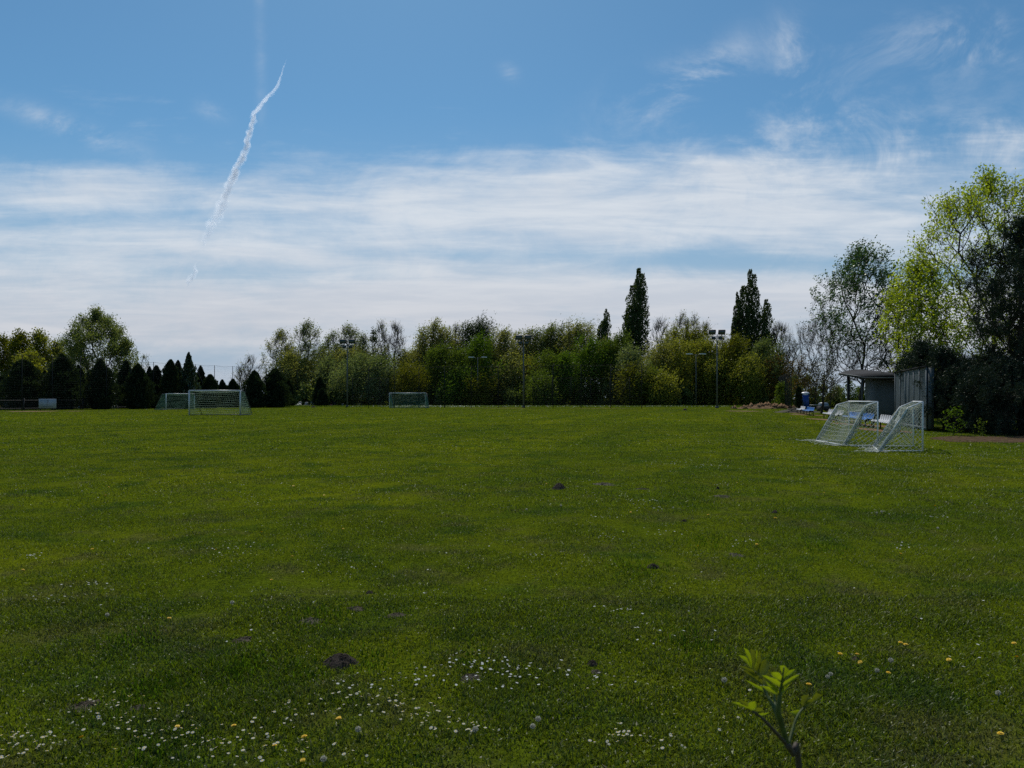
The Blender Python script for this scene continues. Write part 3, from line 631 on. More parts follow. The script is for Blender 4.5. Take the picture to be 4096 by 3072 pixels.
def make_tree(name, x, ytop, hw, d, kind, leaf, label, cat='tree', n=90, nl=2600, ls=.34, base=.2, bf=.5, trunk_r=None, bark='bark', twigs=0, bare=0.0,
              tr_top=.62, multi=1, lump=.3, lean=0.0, group=None, seed=None, k=4, spread=None, twig_len=None, twig_r=None, aspect=.65, X=None, H=None, Rr=None, up=.3, wind=0.0, tipw=None, rmin=None, crown_name='crown', rise=.12, fat=1.0, vs=1.0):
    global TREES; TREES += 1; seed = seed or (TREES * 7 + 3); r_ = np.random.default_rng(seed)
    X = (x - CX) * d / F if X is None else X; H = ((HY - ytop) * d / F + EYE) if H is None else H; Rr = hw * fat * d / F if Rr is None else Rr
    root = empty(name, (X, d, -.02), label=label, cat=cat, group=group)
    tips = crown_tips(kind, H * (.965 if vs > 1 else .97), Rr, n, seed, base, lump); tips[:, 0] += lean * Rr * (tips[:, 2] / H) ** 1.5
    nt = 14; tz = np.linspace(0, H * tr_top, nt); wob = np.cumsum(r_.normal(0, .012 * H, (nt, 2)), 0) * .5; wob -= wob[0]
    if vs > 1 and ytop < 1420:
        q_ = r_.integers(3, 6); la = r_.uniform(-.75, .75, q_) * Rr; lt = r_.uniform(.86, 1.03, q_)
        lead = [(la[j] + .25 * (f - .6) * Rr, r_.normal(0, .2) * Rr, H * lt[j] * f) for j in range(q_) for f in np.linspace(.62, 1.0, 9)]
        tips = np.concatenate([tips * [1, 1, .93], np.array(lead)])
    trunk = np.stack([wob[:, 0] + lean * Rr * (tz / H) ** 1.5, wob[:, 1], tz], 1)
    P, par, cnt = skeleton(tips, trunk, bf, max(.35, H * .055), seed, rise)
    tr = trunk_r or H * .014; rm = rmin or tr * .10
    rad = np.maximum(rm * cnt ** .46, rm); rad *= tr / rad[0] if rad[0] > tr * 1.4 else 1; rad[:nt] = np.maximum(rad[:nt], tr * (1 - .85 * tz / (H * tr_top + 1e-6)))
    rad[0] *= 1.35
    i_ = np.arange(1, len(P)); big = np.ones(len(i_), bool)
    Vt, Ft = segs(P[par[i_]], P[i_], np.minimum(rad[par[i_]], rad[i_] * 1.6), rad[i_], k)
    if kind == 'multi': pass
    pieces = [(Vt, [Ft])]
    outer = i_[cnt[i_] <= 3]
    if twigs:
        src = r_.choice(outer, len(outer) * twigs); dv = P[src] - P[par[src]]; dv /= np.maximum(np.linalg.norm(dv, axis=1, keepdims=True), 1e-6)
        tl = (twig_len or H * .06); rad_dir = P[src] - np.array([0, 0, H * .35]); rad_dir /= np.maximum(np.linalg.norm(rad_dir, axis=1, keepdims=True), 1e-6)
        t0 = P[src] + (P[par[src]] - P[src]) * r_.random((len(src), 1))
        dirv = dv * .5 + rad_dir * .5 + r_.normal(0, .38, (len(src), 3)); dirv[:, 2] += .35; dirv[:, 0] += wind; dirv /= np.linalg.norm(dirv, axis=1, keepdims=True)
        t1 = t0 + dirv * tl * r_.uniform(.4, 1.2, (len(src), 1)); t2 = t1 + (dirv + np.array([wind, 0, .4]) + r_.normal(0, .25, dirv.shape)) * tl * .5 * r_.uniform(.4, 1, (len(src), 1))
        tw = twig_r or rm * .8
        pieces += [(lambda a: (a[0], [a[1]]))(segs(t0, t1, tw, tw * .8, 3)), (lambda a: (a[0], [a[1]]))(segs(t1, t2, tw * .8, tw * .4, 3))]
    V_, F_ = join(pieces); mesh_np('trunk', V_, F_, M[bark], root)
    if nl:
        if twigs:
            ends = np.concatenate([t1, t2, P[outer]])
        else: ends = P[outer]
        if bare > 0:                                           # lower / one-sided bareness
            w_ = np.clip((ends[:, 2] / H - bare) * 4, .03, 1); w_ /= w_.sum(); C_ = ends[r_.choice(len(ends), nl, p=w_)]
        else: C_ = ends[r_.integers(0, len(ends), nl)]
        sp = spread if spread is not None else ls * 1.1
        cl = r_.normal(0, 1, (nl, 3)) * sp; cl[:, 2] *= vs; cl[:, 0] += (vs > 1) * cl[:, 2] * .25; C_ = C_ + cl; hi = np.clip(C_[:, 2] / H - .93, 0, 1) * (vs > 1); C_[:, 2] -= hi * H * .28; C_[:, 2] = np.maximum(C_[:, 2], .05)
        dirs = None
        if wind: dirs = np.tile([[wind * 2, .1, .5]], (nl, 1))
        V_, Q_ = leaves(C_, ls, r_, aspect, up, dirs); mesh_np(crown_name, V_, [Q_], L[leaf], root)
    return root

def cypress(x, ytop, hw, d, label, leaf='cypress', n=3600, ls=.30, kind='cypress', group='dark cypresses by the cemetery', name='cypress_tree', cat='cypress', blunt=.5):
    global TREES; TREES += 1; seed = TREES * 13 + 1; r_ = np.random.default_rng(seed)
    X = (x - CX) * d / F; H = (HY - ytop) * d / F + EYE; Rr = hw * d / F
    root = empty(name, (X, d, -.02), label=label, cat=cat, group=group)
    t_ = r_.random(n) ** .85 * .97 + .02; a = r_.uniform(0, 6.283, n); ph = r_.uniform(0, 6.28, 4)
    pr = (1 - t_ ** 1.9) ** blunt * np.clip(.62 + t_ * 2.2, 0, 1)
    pr *= 1 + .16 * np.sin(3 * a + 7 * t_ + ph[0]) + .12 * np.sin(5 * a - 11 * t_ + ph[1]) + .11 * np.sin(21 * t_ + ph[2] + 2 * a) + .08 * np.sin(39 * t_ + ph[3] - 3 * a)
    u = 1 - np.abs(r_.normal(0, .20, n)) + (r_.random(n) < .06) * r_.uniform(0, .22, n); u = np.clip(u, .1, 1.22)
    C_ = np.stack([Rr * pr * u * np.cos(a), Rr * pr * u * np.sin(a), H * t_ * .98], 1)
    dirs = np.stack([np.cos(a) * .35, np.sin(a) * .35, np.ones(n)], 1)
    V_, Q_ = leaves(C_, ls, r_, .5, .1, dirs, .1)
    MB().tube([(0, 0, 0), (.02, 0, H * .5), (0, 0, H * .93)], .10 + .02 * Rr, 6, .02).build('trunk', M['bark'], root)
    # dense inner twigs close the view through
    ni = n // 2; ti = r_.random(ni) * .9; ai = r_.uniform(0, 6.28, ni); ri = Rr * .62 * (1 - ti ** 1.9) ** blunt * r_.random(ni) ** .5 * np.clip(.7 + ti * 2, 0, 1)
    Ci = np.stack([ri * np.cos(ai), ri * np.sin(ai), H * ti], 1); V2_, Q2_ = leaves(Ci, ls * 1.7, r_, .7, .1)
    V_, F_ = join([(V_, [Q_]), (V2_, [Q2_])]); mesh_np('crown', V_, F_, L[leaf], root); return root

# cypresses of the cemetery, left to right
cy = [(12, 1500, 30, 104), (93, 1435, 68, 100), (178, 1478, 28, 106), (247, 1409, 66, 101), (313, 1455, 30, 108), (403, 1430, 52, 103), (503, 1437, 30, 112), (553, 1450, 48, 106), (598, 1461, 24, 116), (626, 1457, 28, 112),
      (683, 1433, 36, 109), (712, 1436, 28, 114), (802, 1458, 24, 118), (840, 1494, 30, 114), (889, 1516, 24, 122), (932, 1513, 26, 120), (1018, 1478, 42, 118), (1100, 1470, 50, 121), (1152, 1515, 22, 126), (1280, 1505, 24, 131), (1290, 1551, 18, 127)]
num = ['first', 'second', 'third', 'fourth', 'fifth', 'sixth', 'seventh', 'eighth', 'ninth', 'tenth', 'eleventh', 'twelfth', 'thirteenth', 'fourteenth', 'fifteenth', 'sixteenth', 'seventeenth', 'eighteenth', 'nineteenth', 'twentieth', 'twenty-first']
cyd = ['low dark cypress cut by the left picture edge', 'broad blackish cypress left of the white board', 'slim dark cypress behind and right of the broad leftmost one', 'tallest broad blackish cypress just right of the white board', 'narrow dark cypress tucked between two broad ones',
       'broad pointed blackish cypress below the big birch', 'slender dark cypress right of the pointed one, under the birch', 'broad dark cypress under the right side of the birch', 'small dark cypress peeping out behind two broad ones', 'dark rounded cypress left of the tall pair',
       'tall blunt blackish cypress behind the far small green goal', 'dark cypress forming the right half of the tall pair', 'narrow dark cypress right of the pale spruce', 'small dark conical cypress above the left post of the near green goal', 'low round dark cypress with open sky left of it',
       'low round dark cypress with open sky right of it', 'dark pointed cypress above the right post of the near green goal', 'broad dark cypress right of the near green goal', 'small dark cypress right of the broad one beyond the goal', 'slim dark cypress left of the first floodlight mast', 'lowest dark cypress bush left of the first floodlight mast']
for (x_, y_, h_, d_), lb in zip(cy, cyd):
    cypress(x_, y_, h_ * 1.36, d_, lb, n=int(3200 + h_ * 85), ls=.25, blunt=(.62, .85, .72)[(x_ * 7) % 3])
cypress(755, 1404, 44, 111, 'taller sparse spruce with a pale feathery top among the cypresses', leaf='spruce', n=2600, ls=.34, kind='spruce', name='spruce_tree', cat='spruce', blunt=1.0, group=None)
cypress(3195, 1542, 14, 98, 'dark narrow juniper standing left of the blue portable toilet', n=2200, ls=.2, name='juniper_shrub', cat='juniper', group=None)

# trees left of the open sky
make_tree('deciduous_tree', 15, 1332, 60, 140, 'round', 'yellowish', 'yellow green tree cut by the left picture edge', n=150, spread=.5, nl=7600)
make_tree('deciduous_tree', 82, 1322, 55, 138, 'round', 'yellowish', 'yellowish round tree behind the leftmost broad cypress', n=150, spread=.5, nl=7600)
make_tree('deciduous_tree', 155, 1316, 45, 141, 'oval', 'olive', 'olive green tree with a pointed top left of the big birch', n=140, spread=.5, nl=6600)
make_tree('deciduous_tree', 228, 1364, 42, 144, 'round', 'dull', 'dull green smaller tree touching the left side of the big birch', n=130, spread=.5, nl=6000)
make_tree('deciduous_tree', 120, 1400, 60, 132, 'round', 'olive', 'low olive tree between the two broadest cypresses', n=130, spread=.5, nl=6000)
make_tree('birch_tree', 385, 1246, 132, 132, 'round', 'birch', 'large round grey green birch towering over the cypresses at left', cat='birch', n=480, nl=34000, ls=.25, fat=1.12, spread=.40, base=.10, lump=.3, bf=.6, twigs=2, twig_len=.8, twig_r=.02, tr_top=.5)
make_tree('deciduous_tree', 500, 1345, 50, 134, 'round', 'birch', 'grey green tree at the lower right of the big birch', n=130, nl=5200, ls=.26)
make_tree('deciduous_tree', 300, 1370, 60, 136, 'round', 'birch', 'grey green tree at the lower left of the big birch', n=130, nl=5200, ls=.26)
make_tree('bare_tree', 577, 1416, 26, 140, 'vase', 'dull', 'small nearly bare tree just right of the big birch', n=60, nl=300, ls=.2, twigs=3, bark='paletwig', rmin=.02)
def bare(x, y, hw, d, lab, nl=500, n=110, leaf='dull', bark='paletwig', kind='oval', **kw):
    return make_tree('bare_tree', x, y, hw, d, kind, leaf, lab, n=int(n * 1.5), nl=int(nl * 1.5), ls=.24, fat=1.2, twigs=6, bark=bark, base=.22, rmin=.022, twig_r=.017, tr_top=.7, twig_len=1.1, **kw)
bare(1000, 1430, 48, 150, 'bare pale thin tree right of the open gap of sky', n=80, nl=150)
bare(960, 1470, 26, 152, 'small bare twiggy tree left of the pale thin tree', n=40, nl=60)
bare(1120, 1325, 62, 148, 'half bare reddish tree at the left end of the wood', nl=2200, n=150, wind=.3)
bare(1225, 1290, 70, 150, 'tall half bare tree with windblown silvery twigs, left end of the wood', nl=3400, n=190, leaf='birch', wind=.4)
bare(1325, 1330, 46, 151, 'half bare windblown tree left of the first floodlight', nl=1700, leaf='birch', wind=.4)
bare(1392, 1302, 58, 152, 'half bare tree directly behind the first floodlight', nl=2400, n=150, leaf='birch', wind=.4)
bare(1450, 1345, 36, 149, 'thin leafy tree just right of the first floodlight', nl=1600, leaf='birch', wind=.3)
make_tree('poplar_tree', 1495, 1303, 20, 150, 'column', 'poplar', 'slim dark poplar left of the two bare trees', cat='poplar', n=60, nl=1500, ls=.3, base=.3, wind=.3)
bare(1527, 1290, 28, 153, 'narrow bare tree with a few leaves, left of the round bare one', nl=500)
bare(1582, 1288, 44, 152, 'rounded bare tree with dark fine branches against the sky', nl=80, n=170, bark='darktwig')
WOOD = [ # x, ytop, hw, d, kind, leaf, label, nl
 (1655, 1400, 42, 150, 'round', 'dull', 'dull low tree just right of the round bare tree', 2600),
 (1700, 1297, 42, 149, 'oval', 'dull', 'tall dark green tree right of the bare trees', 3600),
 (1765, 1304, 56, 150, 'oval', 'dull', 'broad olive green tall tree above the yellow bush', 4600),
 (1883, 1284, 46, 151, 'oval', 'poplar', 'tall dark tree with several pointed tops left of the middle floodlight', 4200),
 (1925, 1291, 40, 150, 'column', 'poplar', 'dark pointed tree right beside the one with several tops', 3200),
 (2012, 1316, 60, 147, 'oval', 'dull', 'olive tree with a forked dark trunk left of the middle floodlight', 4600),
 (2084, 1326, 38, 150, 'oval', 'dull', 'olive tree directly behind the middle floodlight', 3000),
 (2142, 1308, 44, 150, 'oval', 'birch', 'light windblown tree just right of the middle floodlight', 3200),
 (2200, 1303, 50, 151, 'oval', 'birch', 'light windblown tree second right of the middle floodlight', 3600),
 (2305, 1284, 62, 149, 'oval', 'dull', 'tall broad tree left of the small leaning poplar', 5200),
 (2255, 1330, 42, 152, 'oval', 'olive', 'olive tree in the dip left of the broad tall tree', 3000),
 (2698, 1306, 58, 147, 'oval', 'olive', 'olive tree rising right of the tallest poplar', 4600),
 (2765, 1322, 58, 145, 'round', 'yellowish', 'yellowish tree left of the right floodlight', 4600),
 (2637, 1372, 56, 141, 'round', 'dull', 'dull tree at the right foot of the tallest poplar', 4000),
 (2830, 1366, 56, 140, 'round', 'olive', 'olive tree right behind the right floodlight mast', 4200),
 (2926, 1358, 62, 139, 'round', 'yellowish', 'golden green round tree right of the right floodlight', 5200),
 (3043, 1374, 62, 138, 'round', 'dark', 'dark green round tree at the foot of the two right poplars', 4800),
 (1740, 1397, 48, 140, 'oval', 'green', 'bright green young tree above the far middle goal', 3600),
 (1900, 1352, 64, 141, 'round', 'bright', 'bright green broad tree behind the small left street lamp', 5200),
 (1835, 1410, 46, 139, 'oval', 'green', 'green tree left of the small left street lamp', 3400),
 (2184, 1416, 68, 140, 'round', 'green', 'green round tree right of the middle floodlight', 4600),
 (2255, 1432, 44, 138, 'round', 'bright', 'bright green low tree in the middle of the wood', 3400),
 (2362, 1366, 62, 141, 'round', 'bright', 'bright green tree below the small leaning poplar', 4800),
 (2440, 1370, 54, 142, 'round', 'green', 'green tree between the small and the tallest poplar', 4400),
 (2470, 1330, 30, 144, 'oval', 'green', 'light green tree touching the left side of the tallest poplar', 2400),
 (2526, 1400, 52, 137, 'round', 'silver', 'grey green willow at the foot of the tallest poplar', 4200),
 (2740, 1370, 68, 138, 'round', 'olive', 'broad olive tree left of the small right street lamp', 5000),
 (1636, 1473, 50, 133, 'oval', 'yellowish', 'yellow green bushy tree behind the far middle goal', 3400),
 (1840, 1498, 46, 132, 'round', 'bright', 'bright green bush right of the far middle goal', 3200),
 (1895, 1525, 34, 131, 'round', 'yellowish', 'yellow green bush below the small left street lamp', 2400),
 (1300, 1448, 56, 140, 'round', 'silver', 'grey green willow left of the first floodlight', 4200),
 (1432, 1436, 60, 138, 'round', 'silver', 'grey green willow right behind the first floodlight mast', 4600),
 (1515, 1440, 52, 137, 'round', 'silver', 'grey green willow left above the far middle goal', 4200),
 (1215, 1450, 60, 143, 'round', 'dull', 'dull green bushy tree at the left foot of the wood', 4200),
 (1150, 1420, 50, 144, 'round', 'dull', 'dull bushy tree below the half bare reddish tree', 3200),
 (1380, 1400, 70, 147, 'round', 'dull', 'dark dull tree under the half bare trees', 4000),
 (2020, 1440, 70, 142, 'round', 'dull', 'dull tree beneath the forked trunk tree', 4200),
 (2100, 1450, 55, 139, 'round', 'olive', 'olive bushy tree at the foot of the middle floodlight', 3800),
 (2526, 1478, 44, 129, 'round', 'yellowish', 'yellow green bush below the tallest poplar', 3000),
 (2590, 1494, 36, 130, 'round', 'green', 'green bush right of the yellow green bush below the tallest poplar', 2600),
 (2645, 1508, 40, 128, 'round', 'olive', 'olive bush left of the small right street lamp', 2600),
 (2150, 1520, 46, 130, 'round', 'green', 'green bush just right of the middle floodlight base', 2800),
 (3100, 1448, 46, 132, 'round', 'orange', 'orange brown young tree left of the dirt heap fence', 2200),
 (1600, 1500, 50, 139, 'round', 'dark', 'dark bush left of the yellow green tree behind the middle goal', 3000),
 (2980, 1440, 50, 134, 'round', 'olive', 'olive tree at the foot of the right poplars', 3600),
 (2870, 1450, 50, 133, 'round', 'olive', 'olive bush right of the right floodlight mast', 3400),
]
for (x_, y_, h_, d_, kd, lf, lb, nl) in WOOD:
    tall = y_ < 1345; low = y_ > 1440
    d_ += 4 if low else 0
    make_tree('deciduous_tree', x_, y_, h_, d_, 'oval', lf, lb, vs=2.1, nl=int(nl * 2.3), n=int(110 + h_ * 1.6), ls=.30, fat=1.32, base=.04 if low else .14, twigs=3 if tall else 1, twig_len=1.3, twig_r=.024, wind=.28, aspect=.5, tr_top=.6, lump=.75 if low else .55, spread=.48 if low else .40)
bare(1823, 1296, 30, 154, 'bare pale tree between two dark leafy tops', nl=350, wind=.3)
bare(2641, 1262, 50, 154, 'bare rounded tree right of the tallest poplar', nl=150, n=150)
bare(2727, 1252, 56, 154, 'tallest bare tree between the tallest poplar and the right floodlight', nl=900, n=170, wind=.2, leaf='olive')
bare(2778, 1260, 36, 155, 'bare narrow tree left of the right floodlight', nl=500, leaf='olive', wind=.2)
bare(2826, 1288, 36, 154, 'bare thin tree just left of the right floodlight lamps', nl=350, leaf='olive')
bare(2888, 1345, 34, 153, 'low bare tree just right of the right floodlight lamps', nl=500, leaf='olive')
bare(3120, 1290, 50, 150, 'bare wide tree right of the smaller right poplar', nl=120, n=170, bark='darktwig', kind='vase')
bare(3170, 1370, 44, 152, 'bare tree low at the right end of the wood', nl=200, n=110, bark='darktwig')
def poplar(x, y, hw, d, lab, nl, lean=0.0, n=210, base=.22, plumes=9):
    """columnar poplar: upright plumes pressed together, all leaves pointing up and downwind"""
    global TREES; TREES += 1; r_ = np.random.default_rng(TREES * 17 + 5); X = (x - CX) * d / F; H = (HY - y) * d / F + EYE; Rr = hw * d / F; root = empty('poplar_tree', (X, d, -.02), label=lab, cat='poplar')
    mb = MB(); mb.tube([(0, 0, 0), (.1, 0, H * .4), (lean * Rr * .5, 0, H * .9)], .32, 7, .05); Cs, Ds = [], []; nl = int(nl * 1.9)
    prof = lambda t: np.interp(t, [0, base, .42, .62, .82, .94, 1], [.10, .50, 1.0, .97, .80, .62, .45])
    for q in range(plumes):
        a = 2 * math.pi * q / plumes + r_.uniform(-.3, .3); off = Rr * .78 * (0 if q == 0 else r_.uniform(.7, 1.05)); top = (1.0, .965, .93, .88)[q] if q < 4 else r_.uniform(.66, .9); t0 = base * r_.uniform(.6, 1.1)
        pr = Rr * (.42 if q == 0 else r_.uniform(.36, .50)); m = int(nl / plumes * (1.6 if q == 0 else 1)); t = r_.random(m) ** .9; z = t0 + (top - t0) * t
        ang = r_.uniform(0, 6.283, m); ph = r_.uniform(0, 6.28, 3); w = np.sin(np.pi * np.clip(t * .93 + .05, 0, 1)) ** .42 * (1 - .15 * t) * (1 + .26 * np.sin(13 * t * (top - t0) * 4 + ph[0] + 2 * ang) + .22 * np.sin(41 * t + ph[1] - ang))
        rad = pr * w * np.clip(1 - np.abs(r_.normal(0, .28, m)), .05, 1.15); cx = off * prof(z) * math.cos(a) + lean * Rr * z ** 2; cyy = off * prof(z) * math.sin(a)
        Cs.append(np.stack([cx + rad * np.cos(ang), cyy + rad * np.sin(ang), z * H], 1)); Ds.append(np.stack([.45 + .2 * np.cos(ang), .2 * np.sin(ang), np.full(m, 1.0)], 1))
        zz = np.linspace(t0 * .8, top * .95, 6); mb.tube([(off * prof(z_) * math.cos(a) + lean * Rr * z_ ** 2, off * prof(z_) * math.sin(a), z_ * H) for z_ in zz], .10, 5, .02)
    mb.build('trunk', M['bark'], root); C_ = np.concatenate(Cs); V_, Q_ = leaves(C_, .40, r_, .5, .2, np.concatenate(Ds), .12); mesh_np('crown', V_, [Q_], L['poplar'], root); return root
poplar(2408, 1236, 34, 158, 'small leaning dark poplar left of the tallest one', 2400, .5, n=100, base=.35)
poplar(2543, 1073, 58, 160, 'tallest dark columnar poplar in the middle right of the wood', 9500, .22, n=260)
poplar(2988, 1077, 47, 160, 'tall dark poplar right of the right floodlight', 7600, .3, n=230)
poplar(2944, 1168, 24, 161, 'slim dark poplar joined to the left side of the tall right one', 2800, .2, n=100)
poplar(3057, 1198, 46, 159, 'shorter dark poplar right of the tall right one', 4600, .15, n=160)
# rear rank of the wood
rear = [(1180, 1400), (1260, 1385), (1345, 1372), (1430, 1372), (1520, 1392), (1610, 1400), (1690, 1372), (1760, 1360), (1830, 1366), (1910, 1356), (1990, 1372), (2060, 1378), (2130, 1366), (2210, 1352), (2290, 1350), (2370, 1366), (2450, 1362), (2620, 1392), (2690, 1372), (2770, 1372), (2850, 1388), (2920, 1392), (3050, 1402), (3110, 1430)]
for j, (x_, y_) in enumerate(rear):
    make_tree('deciduous_tree', x_, y_, 58, 160 + (j % 3) * 2, 'round', ('dull', 'olive', 'dull', 'green')[j % 4] if x_ > 1600 else ('dull', 'birch')[j % 2], 'bushy tree in the dense rear rank of the far wood', group='trees of the rear rank of the wood', nl=5600, n=130, ls=.32, base=.08, spread=.42, lump=.45, vs=2.2, wind=.25, aspect=.5)
# low shrubs that close the foot of the wood
for j in range(34):
    x_ = 1170 + j * 60 + rng.normal(0, 10); d_ = 134 + rng.uniform(0, 10)
    make_tree('shrub', x_, 1540 + rng.normal(0, 14), 40, d_, 'shrub', 'dark', 'dark low shrub at the shaded foot of the far wood', cat='shrub', group='dark shrubs at the foot of the wood', nl=1500, n=36, ls=.38, base=.05, tr_top=.3, spread=.4)
for j in range(9):
    x_ = 20 + j * 68; make_tree('shrub', x_, 1500 + rng.normal(0, 16), 46, 134 + rng.uniform(0, 5), 'shrub', 'dark', 'dark low bush behind the cypresses of the cemetery', cat='shrub', group='dark bushes behind the cypresses', nl=1500, n=36, ls=.38, base=.05, tr_top=.3, spread=.4)
for j, (x_, y_, h_) in enumerate([(3230, 1500, 40), (3290, 1530, 34), (3350, 1540, 34), (3400, 1520, 36), (3130, 1530, 34), (3180, 1500, 34), (3250, 1555, 30), (3440, 1545, 30), (3320, 1575, 26)]):
    make_tree('shrub', x_, y_, h_, 112 + (j % 3) * 3, 'shrub', 'green' if j % 3 == 1 else 'dark', ['dark', 'mid green', 'deep green'][j % 3] + ' hedge shrub ' + ['left of the orange brown tree', 'behind the roller', 'left of the shelter post', 'behind the shelter post', 'at the right net fence', 'between the wood and the toilet', 'right above the toilet', 'beneath the shelter roof', 'right of the roller'][j], cat='shrub', nl=2600, n=50, ls=.22, base=.04, tr_top=.3, spread=.25)
for (x_, y_, h_, lb) in [(3200, 1430, 34, 'thin orange leaved tree above the blue toilet'), (3262, 1450, 36, 'thin light green tree right of the blue toilet'), (3320, 1440, 34, 'thin light green tree left of the shelter roof')]:
    make_tree('deciduous_tree', x_, y_, h_, 104, 'oval', 'orange' if x_ < 3230 else 'reddish', lb, nl=1100, n=90, ls=.2, twigs=2, twig_len=.8, twig_r=.012, rmin=.016, bark='darktwig')

# near trees on the right
make_tree('windblown_tree', 3440, 984, 185, 70, 'oval', 'maple', 'large thin tree with windblown dark green top behind the shelter', cat='tree', n=640, nl=8600, ls=.20, base=.22, bf=.42, twigs=4, twig_len=.95, twig_r=.009, rmin=.012, tr_top=.45, trunk_r=.26, bark='darktwig', wind=.4, bare=.30, lump=.22, spread=.12, k=5)
make_tree('budding_tree', 3290, 1262, 150, 74, 'round', 'reddish', 'bare spreading tree with pale buds left of the shelter roof', cat='tree', n=330, nl=1300, ls=.13, base=.28, bf=.4, twigs=6, twig_len=.9, twig_r=.008, rmin=.011, tr_top=.35, trunk_r=.16, bark='darktwig', wind=.15, lump=.25, spread=.1)
make_tree('spring_tree', 3905, 690, 300, 45, 'round', 'ash', 'tall bright yellow green spring tree behind the pine', cat='tree', n=900, nl=19000, ls=.145, base=.26, bf=.38, twigs=3, twig_len=.75, twig_r=.009, rmin=.011, tr_top=.42, trunk_r=.26, bark='bark', lump=.28, spread=.13, k=5, X=28.6, H=15.0, Rr=4.9)
make_tree('spring_tree', 3690, 1040, 130, 48, 'round', 'ash', 'lower bright yellow green tree between shelter and pine', cat='tree', n=420, nl=9500, ls=.15, base=.33, bf=.38, twigs=2, twig_len=.7, twig_r=.008, rmin=.010, tr_top=.4, trunk_r=.17, bark='bark', lump=.3, spread=.13, lean=-.1)
make_tree('dark_bare_tree', 3570, 1180, 90, 66, 'round', 'reddish', 'dark twiggy tree above the grey cladding wall', cat='tree', n=280, nl=1500, ls=.16, base=.3, bf=.4, twigs=4, twig_len=.9, twig_r=.009, rmin=.012, tr_top=.35, trunk_r=.15, bark='darktwig', spread=.12)
# pines: tufts of needles
def pine(X, Y, H, Rr, lab, n, nt, name='pine_tree', cat='pine', base=.2, kind='oval', seed=5, lump=.35, tr_top=.9, needle=.13, spread=.16, lean=0.0):
    r_ = np.random.default_rng(seed); root = empty(name, (X, Y, -.02), label=lab, cat=cat)
    tips = crown_tips(kind, H, Rr, n, seed, base, lump); tips[:, 0] += lean * Rr * tips[:, 2] / H
    tz = np.linspace(0, H * tr_top, 14); w_ = np.cumsum(r_.normal(0, .04, (14, 2)), 0); w_ -= w_[0]; trunk = np.stack([w_[:, 0] + lean * Rr * tz / H, w_[:, 1], tz], 1)
    P, par, cnt = skeleton(tips, trunk, .2, .45, seed, .05); tr = H * .018; rad = np.maximum(.010 * cnt ** .48, .010); rad[:14] = np.maximum(rad[:14], tr * (1 - .85 * tz / H))
    i_ = np.arange(1, len(P)); V_, F_ = segs(P[par[i_]], P[i_], np.minimum(rad[par[i_]], rad[i_] * 1.6), rad[i_], 5); mesh_np('trunk', V_, [F_], M['bark'], root)
    outer = i_[cnt[i_] <= 4]; src = r_.choice(outer, nt); c_ = P[src] + r_.normal(0, spread, (nt, 3)); nb = 9
    C_ = np.repeat(c_, nb, 0); dv = r_.normal(size=(nt * nb, 3)); dv[:, 2] += .7; dv /= np.linalg.norm(dv, axis=1, keepdims=True)
    C_ = C_ + dv * needle * .5; V_, Q_ = leaves(C_, needle, r_, .16, 0, dv * 3, .02); mesh_np('needles', V_, [Q_], L['pine'], root); return root
pine(22.5, 33.0, 9.5, 2.35, 'tall dark pine at the right picture edge', 400, 7600, base=.34, seed=21)
pine(24.6, 34.6, 9.4, 2.5, 'dark pine cut off by the right picture edge, behind the tall one', 330, 6600, base=.34, seed=22)
pine(21.3, 35.0, 3.2, 1.6, 'dark low spreading pine beside the corner of the grey cladding wall', 200, 4800, name='pine_shrub', cat='pine shrub', base=.05, kind='round', seed=23)
pine(21.2, 32.2, 3.1, 2.0, 'dark bushy pine shrub in front of the tall pine', 240, 6000, name='pine_shrub', cat='pine shrub', base=.03, kind='round', seed=24)
pine(22.9, 42.0, 4.7, 1.3, 'dark pine leaning over the top of the grey cladding wall', 80, 2600, name='pine_shrub', cat='pine shrub', base=.55, kind='oval', seed=25, tr_top=.8, lump=.9)
pine(20.9, 36.3, 3.9, 1.05, 'ragged dark pine hanging over the right end of the grey cladding wall', 90, 2600, name='pine_shrub', cat='pine shrub', base=.45, kind='oval', seed=28, tr_top=.85, lump=.9)
pine(24.2, 31.4, 3.0, 1.8, 'dark pine shrub low at the right picture edge', 180, 4600, name='pine_shrub', cat='pine shrub', base=.03, kind='round', seed=26)
pine(23.6, 37.5, 3.7, 2.4, 'dark dense pine shrub behind the tall pine trunk', 260, 5600, name='pine_shrub', cat='pine shrub', base=.05, kind='round', seed=27)
make_tree('shrub', 3815, 1625, 40, 31.5, 'round', 'bright', 'small light green shrub in front of the dark pines', cat='shrub', n=60, nl=260, ls=.09, base=.1, tr_top=.4, spread=.06, rmin=.006, twigs=1, twig_len=.15, twig_r=.003)
make_tree('shrub', 3925, 1680, 25, 31.0, 'round', 'green', 'tiny light green shrub low at the foot of the dark pines', cat='shrub', n=30, nl=110, ls=.08, base=.1, tr_top=.4, spread=.06, rmin=.006)

